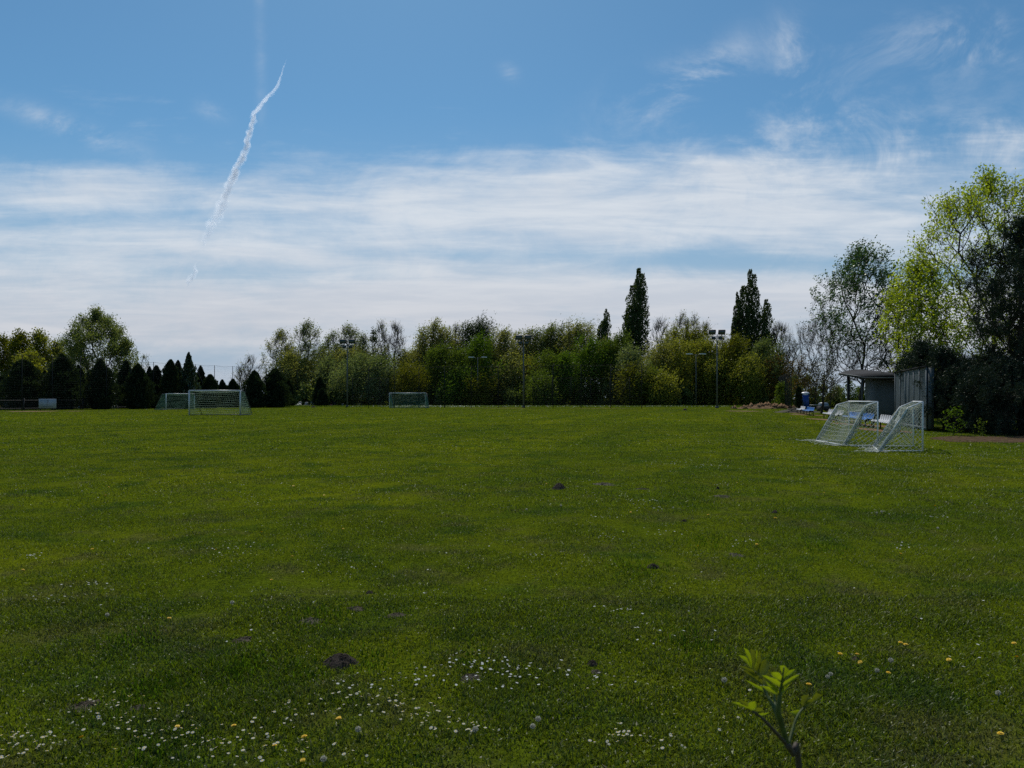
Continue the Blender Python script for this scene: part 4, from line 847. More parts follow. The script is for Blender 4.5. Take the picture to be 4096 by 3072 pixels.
# ------------------------------------------------------------------ football goals
def line(a, b, n): t_ = np.linspace(0, 1, n)[:, None]; return np.asarray(a) * (1 - t_) + np.asarray(b) * t_
def goal(name, label, P1, P2, B1, B2, H, kd, kz, mats, post_r, net_r, cell, sag, cat='goal', group=None, heap=0, back_r=None, seed=1, diag=True, netdark=None, heapR=.3):
    """P1/P2 feet of the posts, B1/B2 rear feet; kd = share of the depth reached by the roof, kz = height there"""
    P1, P2, B1, B2 = [np.array([q[0], q[1], 0.0]) for q in (P1, P2, B1, B2)]; O = (P1 + P2 + B1 + B2) / 4
    root = empty(name, tuple(O), label=label, cat=cat, group=group); P1, P2, B1, B2 = P1 - O, P2 - O, B1 - O, B2 - O
    up = np.array([0, 0, 1.0]); T1, T2 = P1 + up * H, P2 + up * H; K1 = P1 + (B1 - P1) * kd + up * kz; K2 = P2 + (B2 - P2) * kd + up * kz; br = back_r or post_r * .6
    MB().tube([P1, T1], post_r, 10).build('post', mats[0], root, True); MB().tube([P2, T2], post_r, 10).build('post', mats[0], root, True)
    MB().tube([T1, T2], post_r, 10).build('crossbar', mats[0], root, True)
    for a_, b_, c_ in ((T1, K1, B1), (T2, K2, B2)): MB().tube([a_, b_, c_ + up * .03], br, 8).build('side_brace', mats[1], root, True)
    MB().tube([B1 + up * .03, B2 + up * .03], br, 8).tube([P1 + up * .03, B1 + up * .03], br * .8, 8).tube([P2 + up * .03, B2 + up * .03], br * .8, 8).build('ground_frame', mats[1], root, True)
    MB().tube([K1, K2], br * .7, 8).build('rear_bar', mats[1], root, True) if not heap else None
    r_ = np.random.default_rng(seed); A, B = [], []
    def strands(fn, nu, nv, su, sv):
        for i_ in range(nu + 1):
            p = np.array([fn(i_ / nu, t_) for t_ in np.linspace(0, 1, sv)]); A.append(p[:-1]); B.append(p[1:])
        for j in range(nv + 1):
            p = np.array([fn(t_, j / nv) for t_ in np.linspace(0, 1, su)]); A.append(p[:-1]); B.append(p[1:])
    out = (B1 - P1) / np.linalg.norm(B1 - P1)
    def back(u, v):
        a_ = K1 * (1 - v) + B1 * v; b_ = K2 * (1 - v) + B2 * v; p = a_ * (1 - u) + b_ * u
        e = math.sin(math.pi * u) ** .7; w_ = sag * e * math.sin(math.pi * min(1, v * 1.02)) ; 
        return p - out * w_ * .7 - up * w_ * .9 * (1 + .25 * math.sin(9 * u + 2)) * (1 - v) + up * .02 * math.sin(17 * v + 5 * u) + out * .03 * math.sin(11 * u + 7 * v)
    def top(u, v):
        p = (T1 * (1 - u) + T2 * u) * (1 - v) + (K1 * (1 - u) + K2 * u) * v
        return p - up * sag * 1.1 * math.sin(math.pi * u) * (.35 + .65 * v * (1.3 - v) * 2.4) * (1 if v < .999 else .35)
    def side(Pp, T, K, Bb):
        lk = np.linalg.norm(K - T); lb = np.linalg.norm(Bb - K)
        def fn(u, v):
            s_ = v * (lk + lb); q = T + (K - T) * s_ / lk if s_ < lk else K + (Bb - K) * (s_ - lk) / lb
            p = T + (Pp - T) * v; r2 = p * (1 - u) + q * u
            return r2 + np.cross(out, up) * .04 * math.sin(3.1 * u) * math.sin(6 * v) - up * .25 * sag * math.sin(math.pi * u)
        return fn
    W_ = np.linalg.norm(T2 - T1); D_ = np.linalg.norm(B1 - K1); nu = int(W_ / cell)
    strands(back, nu, int(D_ / cell), 16, 14); strands(top, nu, max(2, int(np.linalg.norm(K1 - T1) / cell)), 16, 5)
    for (Pp, T, K, Bb) in ((P1, T1, K1, B1), (P2, T2, K2, B2)):
        fn = side(Pp, T, K, Bb); nd = int(H / cell * 1.1); nn = max(4, int(np.linalg.norm(Bb - Pp) / cell * 1.3))
        if diag:
            for j in range(-nd, nd + nn):
                for sg in (1, -1):
                    ts = np.linspace(0, 1, 14); pp = [(u, (j / nd + sg * u * nn / nd * .55)) for u in ts]; pp = [(u, v) for u, v in pp if 0 <= v <= 1]
                    if len(pp) > 1: p = np.array([fn(u, v) for u, v in pp]); A.append(p[:-1]); B.append(p[1:])
        else: strands(fn, nn, nd, 8, 8)
    if heap:                                                   # slack netting lying on the grass behind the frame
        for (q, rr, nn) in ((B1, heapR, heap), (B2, heapR * .8, heap // 2), ((B1 + B2) / 2, heapR * .6, heap // 2)):
            for _ in range(nn):
                c_ = q + out * abs(r_.normal(0, rr)) + (B2 - B1) * r_.normal(0, .05); L_ = 7; w_ = r_.normal(0, .05, (L_, 3)); w_[:, 2] *= .3
                p = c_ + np.cumsum(w_, 0); p[:, 2] = np.clip(np.abs(p[:, 2]) * .8 + .01, .01, .10); A.append(p[:-1]); B.append(p[1:])
    for (Pp, T, K, Bb) in ((P1, T1, K1, B1), (P2, T2, K2, B2)):    # laced edge along the braces hangs doubled
        if heap:
            for _ in range(16):
                o_ = r_.normal(0, .035, 3); s_ = r_.uniform(.02, .16); pth = np.array([K + (Bb - K) * f - out * s_ * math.sin(math.pi * f) * .9 - up * .02 + o_ * math.sin(9 * f + s_ * 90) for f in np.linspace(0, 1, 18)])
                pth[:, 2] = np.maximum(pth[:, 2], .01); A.append(pth[:-1]); B.append(pth[1:])
    A = np.concatenate(A); B = np.concatenate(B); V_, F_ = segs(A, B, net_r, net_r, 3); mesh_np('net', V_, [F_], mats[2], root)
    return root
goal('small_goal', 'small white training goal nearest the camera with a crumpled net, right side', (12.1, 22.1), (13.0, 24.3), (10.8, 22.1), (11.7, 24.3), 1.47, .33, 1.29, (M['white'], M['white'], M['whitenet']), .024, .0078, .15, .13, group='small white training goals', heap=46, back_r=.02, seed=3)
goal('small_goal', 'small white training goal standing left of the nearer one, netting in loose folds', (11.8, 24.2), (12.35, 27.5), (10.95, 24.8), (11.1, 27.4), 1.46, .36, 1.33, (M['white'], M['white'], M['whitenet']), .024, .0078, .15, .22, group='small white training goals', heap=34, back_r=.02, seed=4)
goal('football_goal', 'larger green netted goal with thick grey posts, nearer of the two at left', (-29.1, 67.6), (-24.5, 67.6), (-28.75, 69.6), (-24.1, 69.6), 2.22, .35, 2.12, (M['alu'], M['galv'], M['palenet']), .062, .0115, .20, .12, group='green netted goals', back_r=.03, diag=False, seed=5)
goal('football_goal', 'far green netted goal seen from its side, left of the nearer green one', (-45.2, 98), (-43.6, 103), (-46.9, 98.4), (-45.2, 103.4), 2.1, .35, 2.05, (M['white'], M['galv'], M['greennet']), .05, .014, .19, .15, group='green netted goals', back_r=.03, diag=False, seed=6)
goal('football_goal', 'distant white goal with green net standing alone before the wood', (-18.95, 116), (-13.4, 116), (-18.0, 114), (-12.6, 114), 2.3, .35, 2.25, (M['white'], M['galv'], M['greennet']), .05, .014, .20, .12, group='green netted goals', back_r=.03, diag=False, seed=7)

# ------------------------------------------------------------------ benches
def seat_mesh():
    prof = [(-.235, .395), (-.225, .43), (-.15, .437), (0, .425), (.12, .43), (.18, .455), (.215, .53), (.235, .62), (.25, .70), (.255, .735)]
    w_ = .19; V = []; nv = 7
    for k_, (x_, z_) in enumerate(prof):
        ws = w_ * (1 if k_ < 6 else (.94, .86, .74, .42)[k_ - 6])
        for j in range(nv):
            t_ = j / (nv - 1) * 2 - 1; V.append((x_ - (.03 * t_ * t_ if k_ > 5 else 0), ws * t_, z_ + .03 * t_ * t_ * (1 if 1 < k_ < 6 else 0)))
    n0 = len(V); V += [(x_ + (.014 if k_ // nv > 5 else 0), y_, z_ - .014) for k_, (x_, y_, z_) in enumerate(V[:n0])]
    Q = []; m_ = len(prof)
    for i_ in range(m_ - 1):
        for j in range(nv - 1):
            a_ = i_ * nv + j; Q.append([a_, a_ + 1, a_ + nv + 1, a_ + nv]); Q.append([n0 + a_, n0 + a_ + nv, n0 + a_ + nv + 1, n0 + a_ + 1])
    bd = [j for j in range(nv)] + [i_ * nv + nv - 1 for i_ in range(1, m_)] + [(m_ - 1) * nv + j for j in range(nv - 2, -1, -1)] + [i_ * nv for i_ in range(m_ - 2, 0, -1)]
    for q in range(len(bd)): a_, b_ = bd[q], bd[(q + 1) % len(bd)]; Q.append([a_, n0 + a_, n0 + b_, b_])
    return np.array(V), np.array(Q)
SV, SQ = seat_mesh()
def bench(y0, y1, col, label, pairs=2):
    f = lambda y: 17.2 + .277 * (y - 34.3) + .35; ym = (y0 + y1) / 2; Ln = math.hypot(f(y1) - f(y0), y1 - y0); ang = math.atan2(f(y1) - f(y0), y1 - y0)
    root = empty('seat_bench', (f(ym), ym, 0), -ang, label=label, cat='bench', group='plastic seat benches along the touchline')
    n = max(3, int(round(Ln / .47))); first = None
    for j in range(n):
        y_ = -Ln / 2 + (j + .5) * Ln / n
        if first is None: first = mesh_np('seat', SV, [SQ], M[col], root, smooth=True); first.location = (0, y_, 0)
        else: s_ = first.copy(); COL.objects.link(s_); s_.parent = root; s_.location = (0, y_, 0)
    MB().box((-.1, 0, .385), (.025, Ln / 2, .022)).box((.1, 0, .385), (.025, Ln / 2, .022)).build('seat_rail', M['darksteel'], root)
    for y_ in np.linspace(-Ln / 2 + .35, Ln / 2 - .35, pairs):
        for x_ in (-.16, .16): MB().box((x_, y_, .18), (.028, .028, .20)).build('leg', M['blackmat'], root)
        MB().box((0, y_, .35), (.19, .022, .02)).build('crosspiece', M['blackmat'], root)
bench(34.0, 38.7, 'seatwhite', 'nearest bench of white plastic seats, in front of the grey cladding wall', 2)
bench(40.2, 47.8, 'seatblue', 'long bench of blue plastic seats behind the left small goal', 3)
bench(50.0, 57.0, 'seatwhite', 'white plastic seat bench beyond the long blue one', 3)
bench(65.6, 71.2, 'seatblue', 'far bench of blue plastic seats right of the dirt heap', 2)
bench(72.6, 76.6, 'seatwhite', 'farthest short bench of white plastic seats', 2)

# ------------------------------------------------------------------ shelter, cladding wall, toilet, roller, house
sh = empty('shelter', (24.25, 50, 0), label='grey walled shelter with a dark overhanging slanted roof', cat='shelter'); O = np.array([24.25, 50.0])
q = lambda x, y: (x - O[0], y - O[1])
w_ = MB(); c4 = [q(27.3, 58), q(24.25, 50), q(26.9, 49.2), q(30.0, 57.2)]; zt = [3.25, 2.78, 2.74, 3.3]
V = [(x, y, 0) for x, y in c4] + [(x, y, z) for (x, y), z in zip(c4, zt)]
w_.raw(V, np.array([[0, 1, 5, 4], [1, 2, 6, 5], [2, 3, 7, 6], [3, 0, 4, 7], [4, 5, 6, 7], [3, 2, 1, 0]])); w_.build('wall', M['wall'], sh)
rc = [(28.1, 64.5, 3.52), (22.9, 49.2, 2.80), (26.6, 47.6, 2.74), (29.9, 64.2, 3.84)]
up1 = [q(x, y) + (z + .17,) for x, y, z in rc]; lo = [q(x, y) + (z,) for x, y, z in rc]
mid_u = []; R_ = MB()
nseg = 8; Vt = []; 
for i_ in range(nseg + 1):                                     # roof sheet bows up a little between its long edges
    f = i_ / nseg
    for (a_, b_) in ((up1[0], up1[3]), (up1[1], up1[2])): p = np.array(a_) * (1 - f) + np.array(b_) * f; p[2] += .10 * math.sin(math.pi * f); Vt.append(p)
n0 = len(Vt); Vt += [np.array(v) - np.array([0, 0, .06]) for v in Vt]
Q = []
for i_ in range(nseg): a_ = 2 * i_; Q += [[a_, a_ + 1, a_ + 3, a_ + 2], [n0 + a_, n0 + a_ + 2, n0 + a_ + 3, n0 + a_ + 1], [a_, a_ + 2, n0 + a_ + 2, n0 + a_], [a_ + 1, n0 + a_ + 1, n0 + a_ + 3, a_ + 3]]
Q += [[0, n0, n0 + 1, 1], [2 * nseg, 2 * nseg + 1, n0 + 2 * nseg + 1, n0 + 2 * nseg]]
R_.raw(Vt, np.array(Q)); R_.build('roof', M['roof'], sh)
lo2 = [(x * .985, y * .985, z + .02) for x, y, z in lo]; V = [np.array(v) for v in lo2] + [np.array(v) + np.array([0, 0, .075]) for v in lo2]
MB().raw(V, np.array([[0, 1, 2, 3], [7, 6, 5, 4], [0, 4, 5, 1], [1, 5, 6, 2], [2, 6, 7, 3], [3, 7, 4, 0]])).build('soffit', M['soffit'], sh)
MB().tube([up1[0], up1[1]], .03, 8).build('gutter', M['galv'], sh, True); MB().tube([np.array(up1[1]) - np.array([0, 0, .05]), np.array(up1[2]) - np.array([0, 0, .05])], .025, 8).build('eaves_trim', M['cladlight'], sh, True)
a_ = q(27.9, 62.2); MB().box((a_[0], a_[1], 1.72), (.09, .09, 1.72)).build('post', M['blackmat'], sh); a_ = q(28.7, 61.5); MB().tube([(a_[0], a_[1], 0), (a_[0], a_[1], 3.45)], .05, 8).build('downpipe', M['galv'], sh)
# seams on the shelter wall face
a_, b_ = np.array(q(24.25, 50)), np.array(q(26.9, 49.2)); 

cw = empty('cladding_wall', (19.8, 35.8, 0), label='grey vertically ribbed metal cladding store beside the shelter', cat='store'); Rr_, Ll_ = np.array([0, 0.]), np.array([22.35 - 19.8, 43.7 - 35.8]); dl = Ll_ - Rr_; ln = np.linalg.norm(dl); dl /= ln; nr = np.array([dl[1], -dl[0]])
poly = [tuple(Rr_), tuple(Ll_), tuple(Ll_ + nr * .25), tuple(Rr_ + nr * .25)]
MB().prism([(x + nr[0] * .06, y + nr[1] * .06) for x, y in poly], .10, 3.02).build('core', M['cladding'], cw)
mb = MB(); npan = 34; pw = ln / npan
prof = []
for i_ in range(npan):
    b0 = i_ * pw; prof += [(b0, 0), (b0 + pw * .62, 0), (b0 + pw * .72, .035), (b0 + pw * .9, .035)]
prof.append((ln, 0)); V = []; Q = []
for s_, o_ in prof: p = dl * s_ + nr * o_; V += [(p[0], p[1], .16), (p[0], p[1], 3.05)]
for i_ in range(len(prof) - 1): Q.append([2 * i_, 2 * i_ + 2, 2 * i_ + 3, 2 * i_ + 1])
MB().raw(V, np.array(Q)).build('ribbed_sheet', M['cladding'], cw)
for f in (.0, .19, .36, .52, .63, .82, 1.0):
    p = dl * ln * f - nr * .02; MB().box((p[0], p[1], 1.58), (.022, .028, 1.50)).build('seam_strip', M['cladlight'], cw)
ax = np.array([[dl[0], dl[1], 0], [nr[0], nr[1], 0], [0, 0, 1.0]]); p = dl * ln / 2 - nr * .03
MB().box((p[0], p[1], .12), (ln / 2, .03, .06), ax).build('base_rail', M['cladlight'], cw); MB().box((p[0], p[1], 3.08), (ln / 2 + .05, .06, .04), ax).build('top_rail', M['roof'], cw)

wc = empty('portable_toilet', (39.1, 100, 0), -.35, label='blue portable toilet with a white roof beyond the far benches', cat='portable toilet')
MB().box((0, 0, 1.06), (.45, .50, 1.0)).build('cabin', M['wcblue'], wc); MB().box((0, -.515, 1.04), (.34, .015, .9)).build('door', M['wcblue'], wc)
MB().box((0, 0, .05), (.50, .55, .05)).build('base', M['blackmat'], wc); MB().box((0, -.52, 1.98), (.30, .012, .055)).build('name_strip', M['seatwhite'], wc)
V = []; 
for i_, (s_, z_) in enumerate([(.50, 2.07), (.52, 2.13), (.46, 2.24), (.30, 2.33), (.05, 2.37)]): V += [(-s_, -s_ * 1.08, z_), (s_, -s_ * 1.08, z_), (s_, s_ * 1.08, z_), (-s_, s_ * 1.08, z_)]
MB().raw(V, np.array([[4 * i_ + j, 4 * i_ + (j + 1) % 4, 4 * i_ + 4 + (j + 1) % 4, 4 * i_ + 4 + j] for i_ in range(4) for j in range(4)] + [[16, 17, 18, 19], [3, 2, 1, 0]])).build('roof', M['seatwhite'], wc)

ro = empty('field_roller', (35.9, 86.5, 0), .2, label='grey steel field roller with a long drawbar beyond the benches', cat='roller')
MB().tube([(-.45, 0, .62), (.45, 0, .62)], .40, 28).build('drum', M['rollersteel'], ro, False); MB().box((-.5, 0, .3), (.03, .5, .3)).box((.5, 0, .3), (.03, .5, .3)).box((0, -.52, .35), (.53, .03, .2)).build('frame', M['blackmat'], ro)
MB().tube([(-.55, -.5, .62), (-1.1, -.6, .74), (-2.2, -.7, .72)], .05, 8).build('drawbar', M['rollersteel'], ro)

sl = empty('slanted_panel', (41.5, 109, 0), label='pale slanted boards on posts left of the dark juniper', cat='panel')
for (xa, za, xb, zb) in ((-.6, 1.35, .35, 2.15), (-.35, 1.9, .1, 2.35)):
    dv = np.array([xb - xa, 0, zb - za]); l_ = np.linalg.norm(dv); dv /= l_; ax = np.array([dv, [0, 1, 0], [-dv[2], 0, dv[0]]]); MB().box(((xa + xb) / 2, 0, (za + zb) / 2), (l_ / 2, .25, .07), ax).build('board', M['seatwhite'], sl)
for x_, z_ in ((-.5, 1.38), (.28, 2.02)): MB().box((x_, 0, z_ / 2 - .01), (.04, .04, z_ / 2 - .02)).build('post', M['blackmat'], sl)

ho = empty('house', (37.2, 62, 0), .25, label='brown house with a pale metal roof glimpsed behind the right trees', cat='house')
MB().box((0, 0, 1.9), (2.6, 3.5, 1.9)).build('wall', M['brick'], ho)
V = [(-2.9, -4, 3.7), (2.9, -4, 3.7), (2.9, 4, 3.7), (-2.9, 4, 3.7), (-2.9, 0, 5.5), (2.9, 0, 5.5)]; V = np.array(V); V2 = V + np.array([0, 0, .15])
MB().raw(np.concatenate([V, V2]), [np.array([[0, 1, 5, 4], [2, 3, 4, 5], [6, 10, 11, 7], [8, 11, 10, 9], [0, 6, 7, 1], [2, 8, 9, 3], [0, 4, 10, 6], [3, 9, 10, 4], [1, 7, 11, 5], [2, 5, 11, 8]])]).build('roof', M['houseroof'], ho)
for sx in (-2.6, 2.6): MB().raw([(sx, -3.5, 3.8), (sx, 3.5, 3.8), (sx, 0, 5.4), (sx * .98, -3.5, 3.8), (sx * .98, 3.5, 3.8), (sx * .98, 0, 5.4)], [np.array([[0, 1, 2], [5, 4, 3]]), np.array([[0, 3, 4, 1], [1, 4, 5, 2], [2, 5, 3, 0]])]).build('gable', M['brick'], ho)

# ------------------------------------------------------------------ tall ball nets
def net_fence(name, label, pts_, H, mesh=.30, r=.0032, pr=.055, struts=(), rope=True):
    O = np.array([pts_[0][0], pts_[0][1], 0.0]); root = empty(name, tuple(O), label=label, cat='net fence'); pp = [np.array([x, y, 0.0]) - O for x, y in pts_]; A, B = [], []
    for p in pp: MB().tube([p, p + np.array([0, 0, H])], pr, 8, pr * .85).build('post', M['darksteel'], root)
    for a_, b_ in zip(pp[:-1], pp[1:]):
        l_ = np.linalg.norm(b_ - a_); nn = max(2, int(l_ / mesh))
        for f in np.linspace(0, 1, nn + 1)[1:-1]:
            p = a_ + (b_ - a_) * f; A.append(p + [0, 0, .05]); B.append(p + [0, 0, H - .1 - .12 * math.sin(math.pi * f)])
        for z_ in np.arange(.1, H, mesh):
            A.append(a_ + [0, 0, z_]); B.append(b_ + [0, 0, z_])
    V_, F_ = segs(np.array(A), np.array(B), r, r, 3); mesh_np('net', V_, [F_], M['netdark'], root)
    if rope:
        A, B = [], []
        for a_, b_ in zip(pp[:-1], pp[1:]):
            p = [a_ + (b_ - a_) * f + np.array([0, 0, H - .03 - .14 * math.sin(math.pi * f)]) for f in np.linspace(0, 1, 7)]; A += p[:-1]; B += p[1:]
        V_, F_ = segs(np.array(A), np.array(B), .014, .014, 4); mesh_np('top_rope', V_, [F_], M['darksteel'], root)
    for (i_, dx, dy) in struts: MB().tube([pp[i_] + [0, 0, H * .97], pp[i_] + [dx, dy, 0]], pr * .8, 6).build('strut', M['darksteel'], root)
    return root
net_fence('ball_net', 'tall dark ball net running along the cemetery on the left', [(-58.8 + 24.0 * k_ / 16 - .8 * math.sin(math.pi * k_ / 16), 90 + 60 * k_ / 16) for k_ in range(-3, 17)], 6.75, struts=[(10, 2.3, 1.0), (10, -1.9, -.8)])
def fx(x, d): return ((x - CX) * d / F, d)
net_fence('ball_net', 'tall dark ball net across the far end of the field', [fx(1475, 117), fx(1577, 116), fx(1676, 115.5), fx(1778, 115), fx(1885, 114), fx(1993, 113), fx(2099, 112.2), fx(2212, 111), fx(2324, 110), fx(2443, 109), fx(2567, 108)], 6.4)
net_fence('ball_net', 'farther dark net with a slanting strut in front of the wood', [fx(2132, 127), fx(2209, 127), fx(2284, 127), fx(2362, 127), fx(2440, 127), fx(2519, 127)], 5.0, struts=[(0, 2.6, -.2), (5, -2.2, 1.8)])
net_fence('ball_net', 'farther dark net left of the middle goal with a pale strut', [fx(1410, 128), fx(1468, 128), fx(1520, 128), fx(1552, 128)], 5.0, struts=[(3, -1.7, -.2)])
net_fence('ball_net', 'dark net fence receding along the right side behind the dirt heap', [(37.6 + .3 * k_ * 4, 101 + 4 * k_) for k_ in range(0, 13)], 5.2, mesh=.25, r=.006)

# ------------------------------------------------------------------ cemetery fence, graves, board
fp = [(-60.5 + 24.0 * k_ / 16, 93 + 60 * k_ / 16) for k_ in range(-4, 15)]
root = empty('cemetery_fence', (fp[0][0], fp[0][1], 0), label='low dark picket fence in front of the graves and cypresses', cat='fence'); O = np.array([fp[0][0], fp[0][1], 0.0]); A, B, rr_ = [], [], []
for (xa, ya), (xb, yb) in zip(fp[:-1], fp[1:]):
    a_ = np.array([xa, ya, 0.0]) - O; b_ = np.array([xb, yb, 0.0]) - O; MB().box(a_ + [0, 0, .75], (.06, .06, .75)).build('post', M['blackmat'], root)
    for z_ in (.25, 1.25): A.append(a_ + [0, 0, z_]); B.append(b_ + [0, 0, z_]); rr_.append(.03)
    for f in np.arange(.02, 1, .045): p = a_ + (b_ - a_) * f; A.append(p + [0, 0, .1]); B.append(p + [0, 0, 1.38]); rr_.append(.014)
V_, F_ = segs(np.array(A), np.array(B), np.array(rr_), np.array(rr_), 4); mesh_np('pickets', V_, [F_], M['blackmat'], root)
gl = 'gravestone with flowers glimpsed low behind the dark picket fence'
def grave(mt):
    r_ = empty('gravestone', (0, 0, 0), label='dark ' + gl, cat='gravestone', group='graves behind the cemetery fence')
    V = []; pr = [(-.42, 0), (-.42, .75), (-.32, .9), (-.1, .98), (.1, .98), (.32, .9), (.42, .75), (.42, 0)]
    V = [(x, -.08, z) for x, z in pr] + [(x, .08, z) for x, z in pr]; n_ = len(pr)
    MB().raw(V, [np.array([list(range(n_)), list(range(2 * n_ - 1, n_ - 1, -1))]), np.array([[i_, n_ + i_, n_ + (i_ + 1) % n_, (i_ + 1) % n_] for i_ in range(n_)])]).build('headstone', mt, r_)
    MB().box((0, -1.05, .14), (.5, .95, .14)).build('slab', mt, r_); return r_
g1 = grave(M['stone']); g2 = grave(M['palestone']); g2['label'] = 'pale ' + gl
def bouquet(mt, wh):
    r_ = np.random.default_rng(3); C_ = np.clip(r_.normal(0, .08, (90, 3)), -.15, .15) + [0, 0, .27]; C_[:, 2] = np.abs(C_[:, 2]); V_, Q_ = leaves(C_, .12, r_, .9)
    V2_, F2_ = segs([(0, 0, 0)], [(0, 0, .25)], .10, .13, 8); V_, F_ = join([(V_, [Q_]), (V2_, [F2_])]); o = mesh_np('flower_pot', V_, F_, mt); return tag(o, wh + ' flowers in a pot on the graves behind the picket fence', 'flowers', 'flower pots on the graves')
bq = [bouquet(M['petal'], 'white'), bouquet(M['gold'], 'yellow'), bouquet(M['pink'], 'pink')]; usedb = set(); used = set()
for j in range(46):
    f = j / 45; x_ = 20 + f * 1430 + rng.normal(0, 8); d_ = 100 + f * 38 + rng.uniform(0, 3); X_ = (x_ - CX) * d_ / F; src = (g1, g2)[int(rng.random() < .3)]
    o = src if id(src) not in used else copy_tree(src); used.add(id(src)); o.location = (X_, d_, 0); o.rotation_euler = (0, 0, rng.normal(-.3, .2)); s_ = rng.uniform(.8, 1.15); o.scale = (s_, s_, s_)
    if j % 5 != 4:
        b_ = bq[int(rng.choice([0, 0, 1, 2]))]; o = b_ if id(b_) not in usedb else b_.copy()
        if id(b_) in usedb: COL.objects.link(o)
        usedb.add(id(b_)); o.location = (X_ + rng.uniform(-.5, .5), d_ - rng.uniform(2.2, 2.8), 0); s_ = rng.uniform(.9, 1.5); o.scale = (s_, s_, s_)

bd = empty('notice_board', ((190 - CX) * 92 / F, 92, 0), .12, label='white board with a grey emblem and a line of writing at the left edge', cat='board')
MB().box((0, 0, .86), (1.0, .02, .58)).build('panel', M['sign'], bd)
for x_ in (-.85, .85): MB().box((x_, .06, .7), (.035, .035, .72)).build('post', M['darksteel'], bd)
mb = MB(); r_ = np.random.default_rng(4)
V_, F_ = segs([(.0, -.03, .98), (.1, -.03, 1.05), (-.1, -.03, 1.2)], [(.1, -.03, 1.22), (-.05, -.03, .95), (.1, -.03, 1.28)], .02, .02, 4); mb.raw(V_, F_)
x_ = -.55
while x_ < .6: w_ = r_.uniform(.02, .035); mb.box((x_, -.026, .50 + r_.uniform(-.008, .008)), (w_, .004, r_.uniform(.02, .032))); x_ += w_ * 2 + .03
mb.box((0, -.026, .80), (.10, .004, .035)); mb.build('writing', M['ink'], bd)

# ------------------------------------------------------------------ floodlights and lamps
def floodlight(x, ybase_d, ytop, label):
    d_ = ybase_d; H = (HY - ytop) * d_ / F + EYE; root = empty('floodlight_mast', ((x - CX) * d_ / F, d_, 0), label=label, cat='floodlight', group='floodlight masts')
    MB().tube([(0, 0, 0), (0, 0, H * .5), (0, 0, H - .9)], .13, 10, .075).build('pole', M['galv'], root, True); MB().box((0, 0, .15), (.22, .22, .15)).build('foot', M['galv'], root)
    MB().box((0, 0, H - 1.25), (1.25, .05, .05)).build('crossarm', M['galv'], root)
    for xx, zz, s_ in ((-.72, H - .55, .81), (.72, H - .55, .81), (-.5, H - 1.45, .46), (.5, H - 1.45, .46)):
        t_ = .45 if s_ > .8 else -.2; ax = np.array([[1, 0, 0], [0, math.cos(t_), math.sin(t_)], [0, -math.sin(t_), math.cos(t_)]])
        ld = MB().box((xx, 0, zz), (.62 * s_, .16, .42 * s_), ax).build('lamp_head', M['blackmat'], root); c_ = np.array([xx, 0, zz]) - ax[1] * .168
        MB().box(c_, (.52 * s_, .012, .33 * s_), ax).build('lens', M['glass'], ld); MB().box((xx, 0, (zz + H - 1.25) / 2), (.03, .03, abs(zz - H + 1.25) / 2)).build('bracket', M['galv'], root)
floodlight(1389, 122, 1352, 'floodlight mast behind the far left trees, leftmost of the three tall masts')
floodlight(2094, 117, 1336, 'floodlight mast in the middle, second of the three tall masts')
floodlight(2868, 113, 1314, 'floodlight mast at right, close to the golden green tree')
def street_lamp(x, d_, ytop, label):
    H = (HY - ytop) * d_ / F + EYE; root = empty('street_lamp', ((x - CX) * d_ / F, d_, 0), label=label, cat='street lamp', group='small twin headed lamps')
    MB().tube([(0, 0, 0), (0, 0, H)], .085, 8, .05).build('pole', M['galv'], root, True)
    for s_ in (-1, 1):
        MB().tube([(0, 0, H - .35), (s_ * .45, 0, H - .08), (s_ * .7, 0, H - .04)], .035, 6).build('arm', M['galv'], root)
        MB().box((s_ * 1.15, 0, H), (.5, .17, .085)).build('lamp_head', M['white'], root)
street_lamp(1911, 134, 1429, 'small lamp post with two pale heads left of the middle floodlight'); street_lamp(2784, 128, 1416, 'small lamp post with two pale heads left of the right floodlight')
# ------------------------------------------------------------------ bird
b_ = empty('bird', tuple(pt(1797, 1394, 46)), .3, label='dark bird in flight with one pale wing in front of the wood', cat='bird')
mb = MB(); mb.tube([(-.20, 0, 0), (-.13, 0, .01), (-.04, 0, .0), (.06, 0, -.005), (.13, 0, .01), (.17, 0, .012), (.205, 0, .008)], [.012, .03, .042, .04, .022, .024, .004], 10); mb.build('body', M['feather'], b_, True)
def wing(s_, mt):
    V = [(.06, s_ * .03, .01), (-.05, s_ * .03, .0), (.08, s_ * .18, .07), (-.06, s_ * .18, .06), (.03, s_ * .34, .06), (-.05, s_ * .34, .045), (-.03, s_ * .46, .03)]; V = V + [(x, y, z - .008) for x, y, z in V]
    T = [[0, 2, 3, 1], [2, 4, 5, 3]]; T += [[a + 7 for a in q_[::-1]] for q_ in T]; T3 = [[4, 6, 5], [12, 13, 11], ]
    MB().raw(V, [np.array(T), np.array(T3), np.array([[0, 7, 9, 2], [2, 9, 11, 4], [1, 3, 10, 8], [3, 5, 12, 10]])]).build('wing', mt, b_)
wing(1, M['feather']); wing(-1, M['palefeather'])
MB().raw([(-.18, -.02, 0), (-.18, .02, 0), (-.29, .05, 0), (-.29, -.05, 0), (-.18, -.02, .008), (-.18, .02, .008), (-.29, .05, .006), (-.29, -.05, .006)], np.array([[0, 1, 2, 3], [7, 6, 5, 4], [0, 4, 5, 1], [1, 5, 6, 2], [2, 6, 7, 3], [3, 7, 4, 0]])).build('tail', M['feather'], b_)

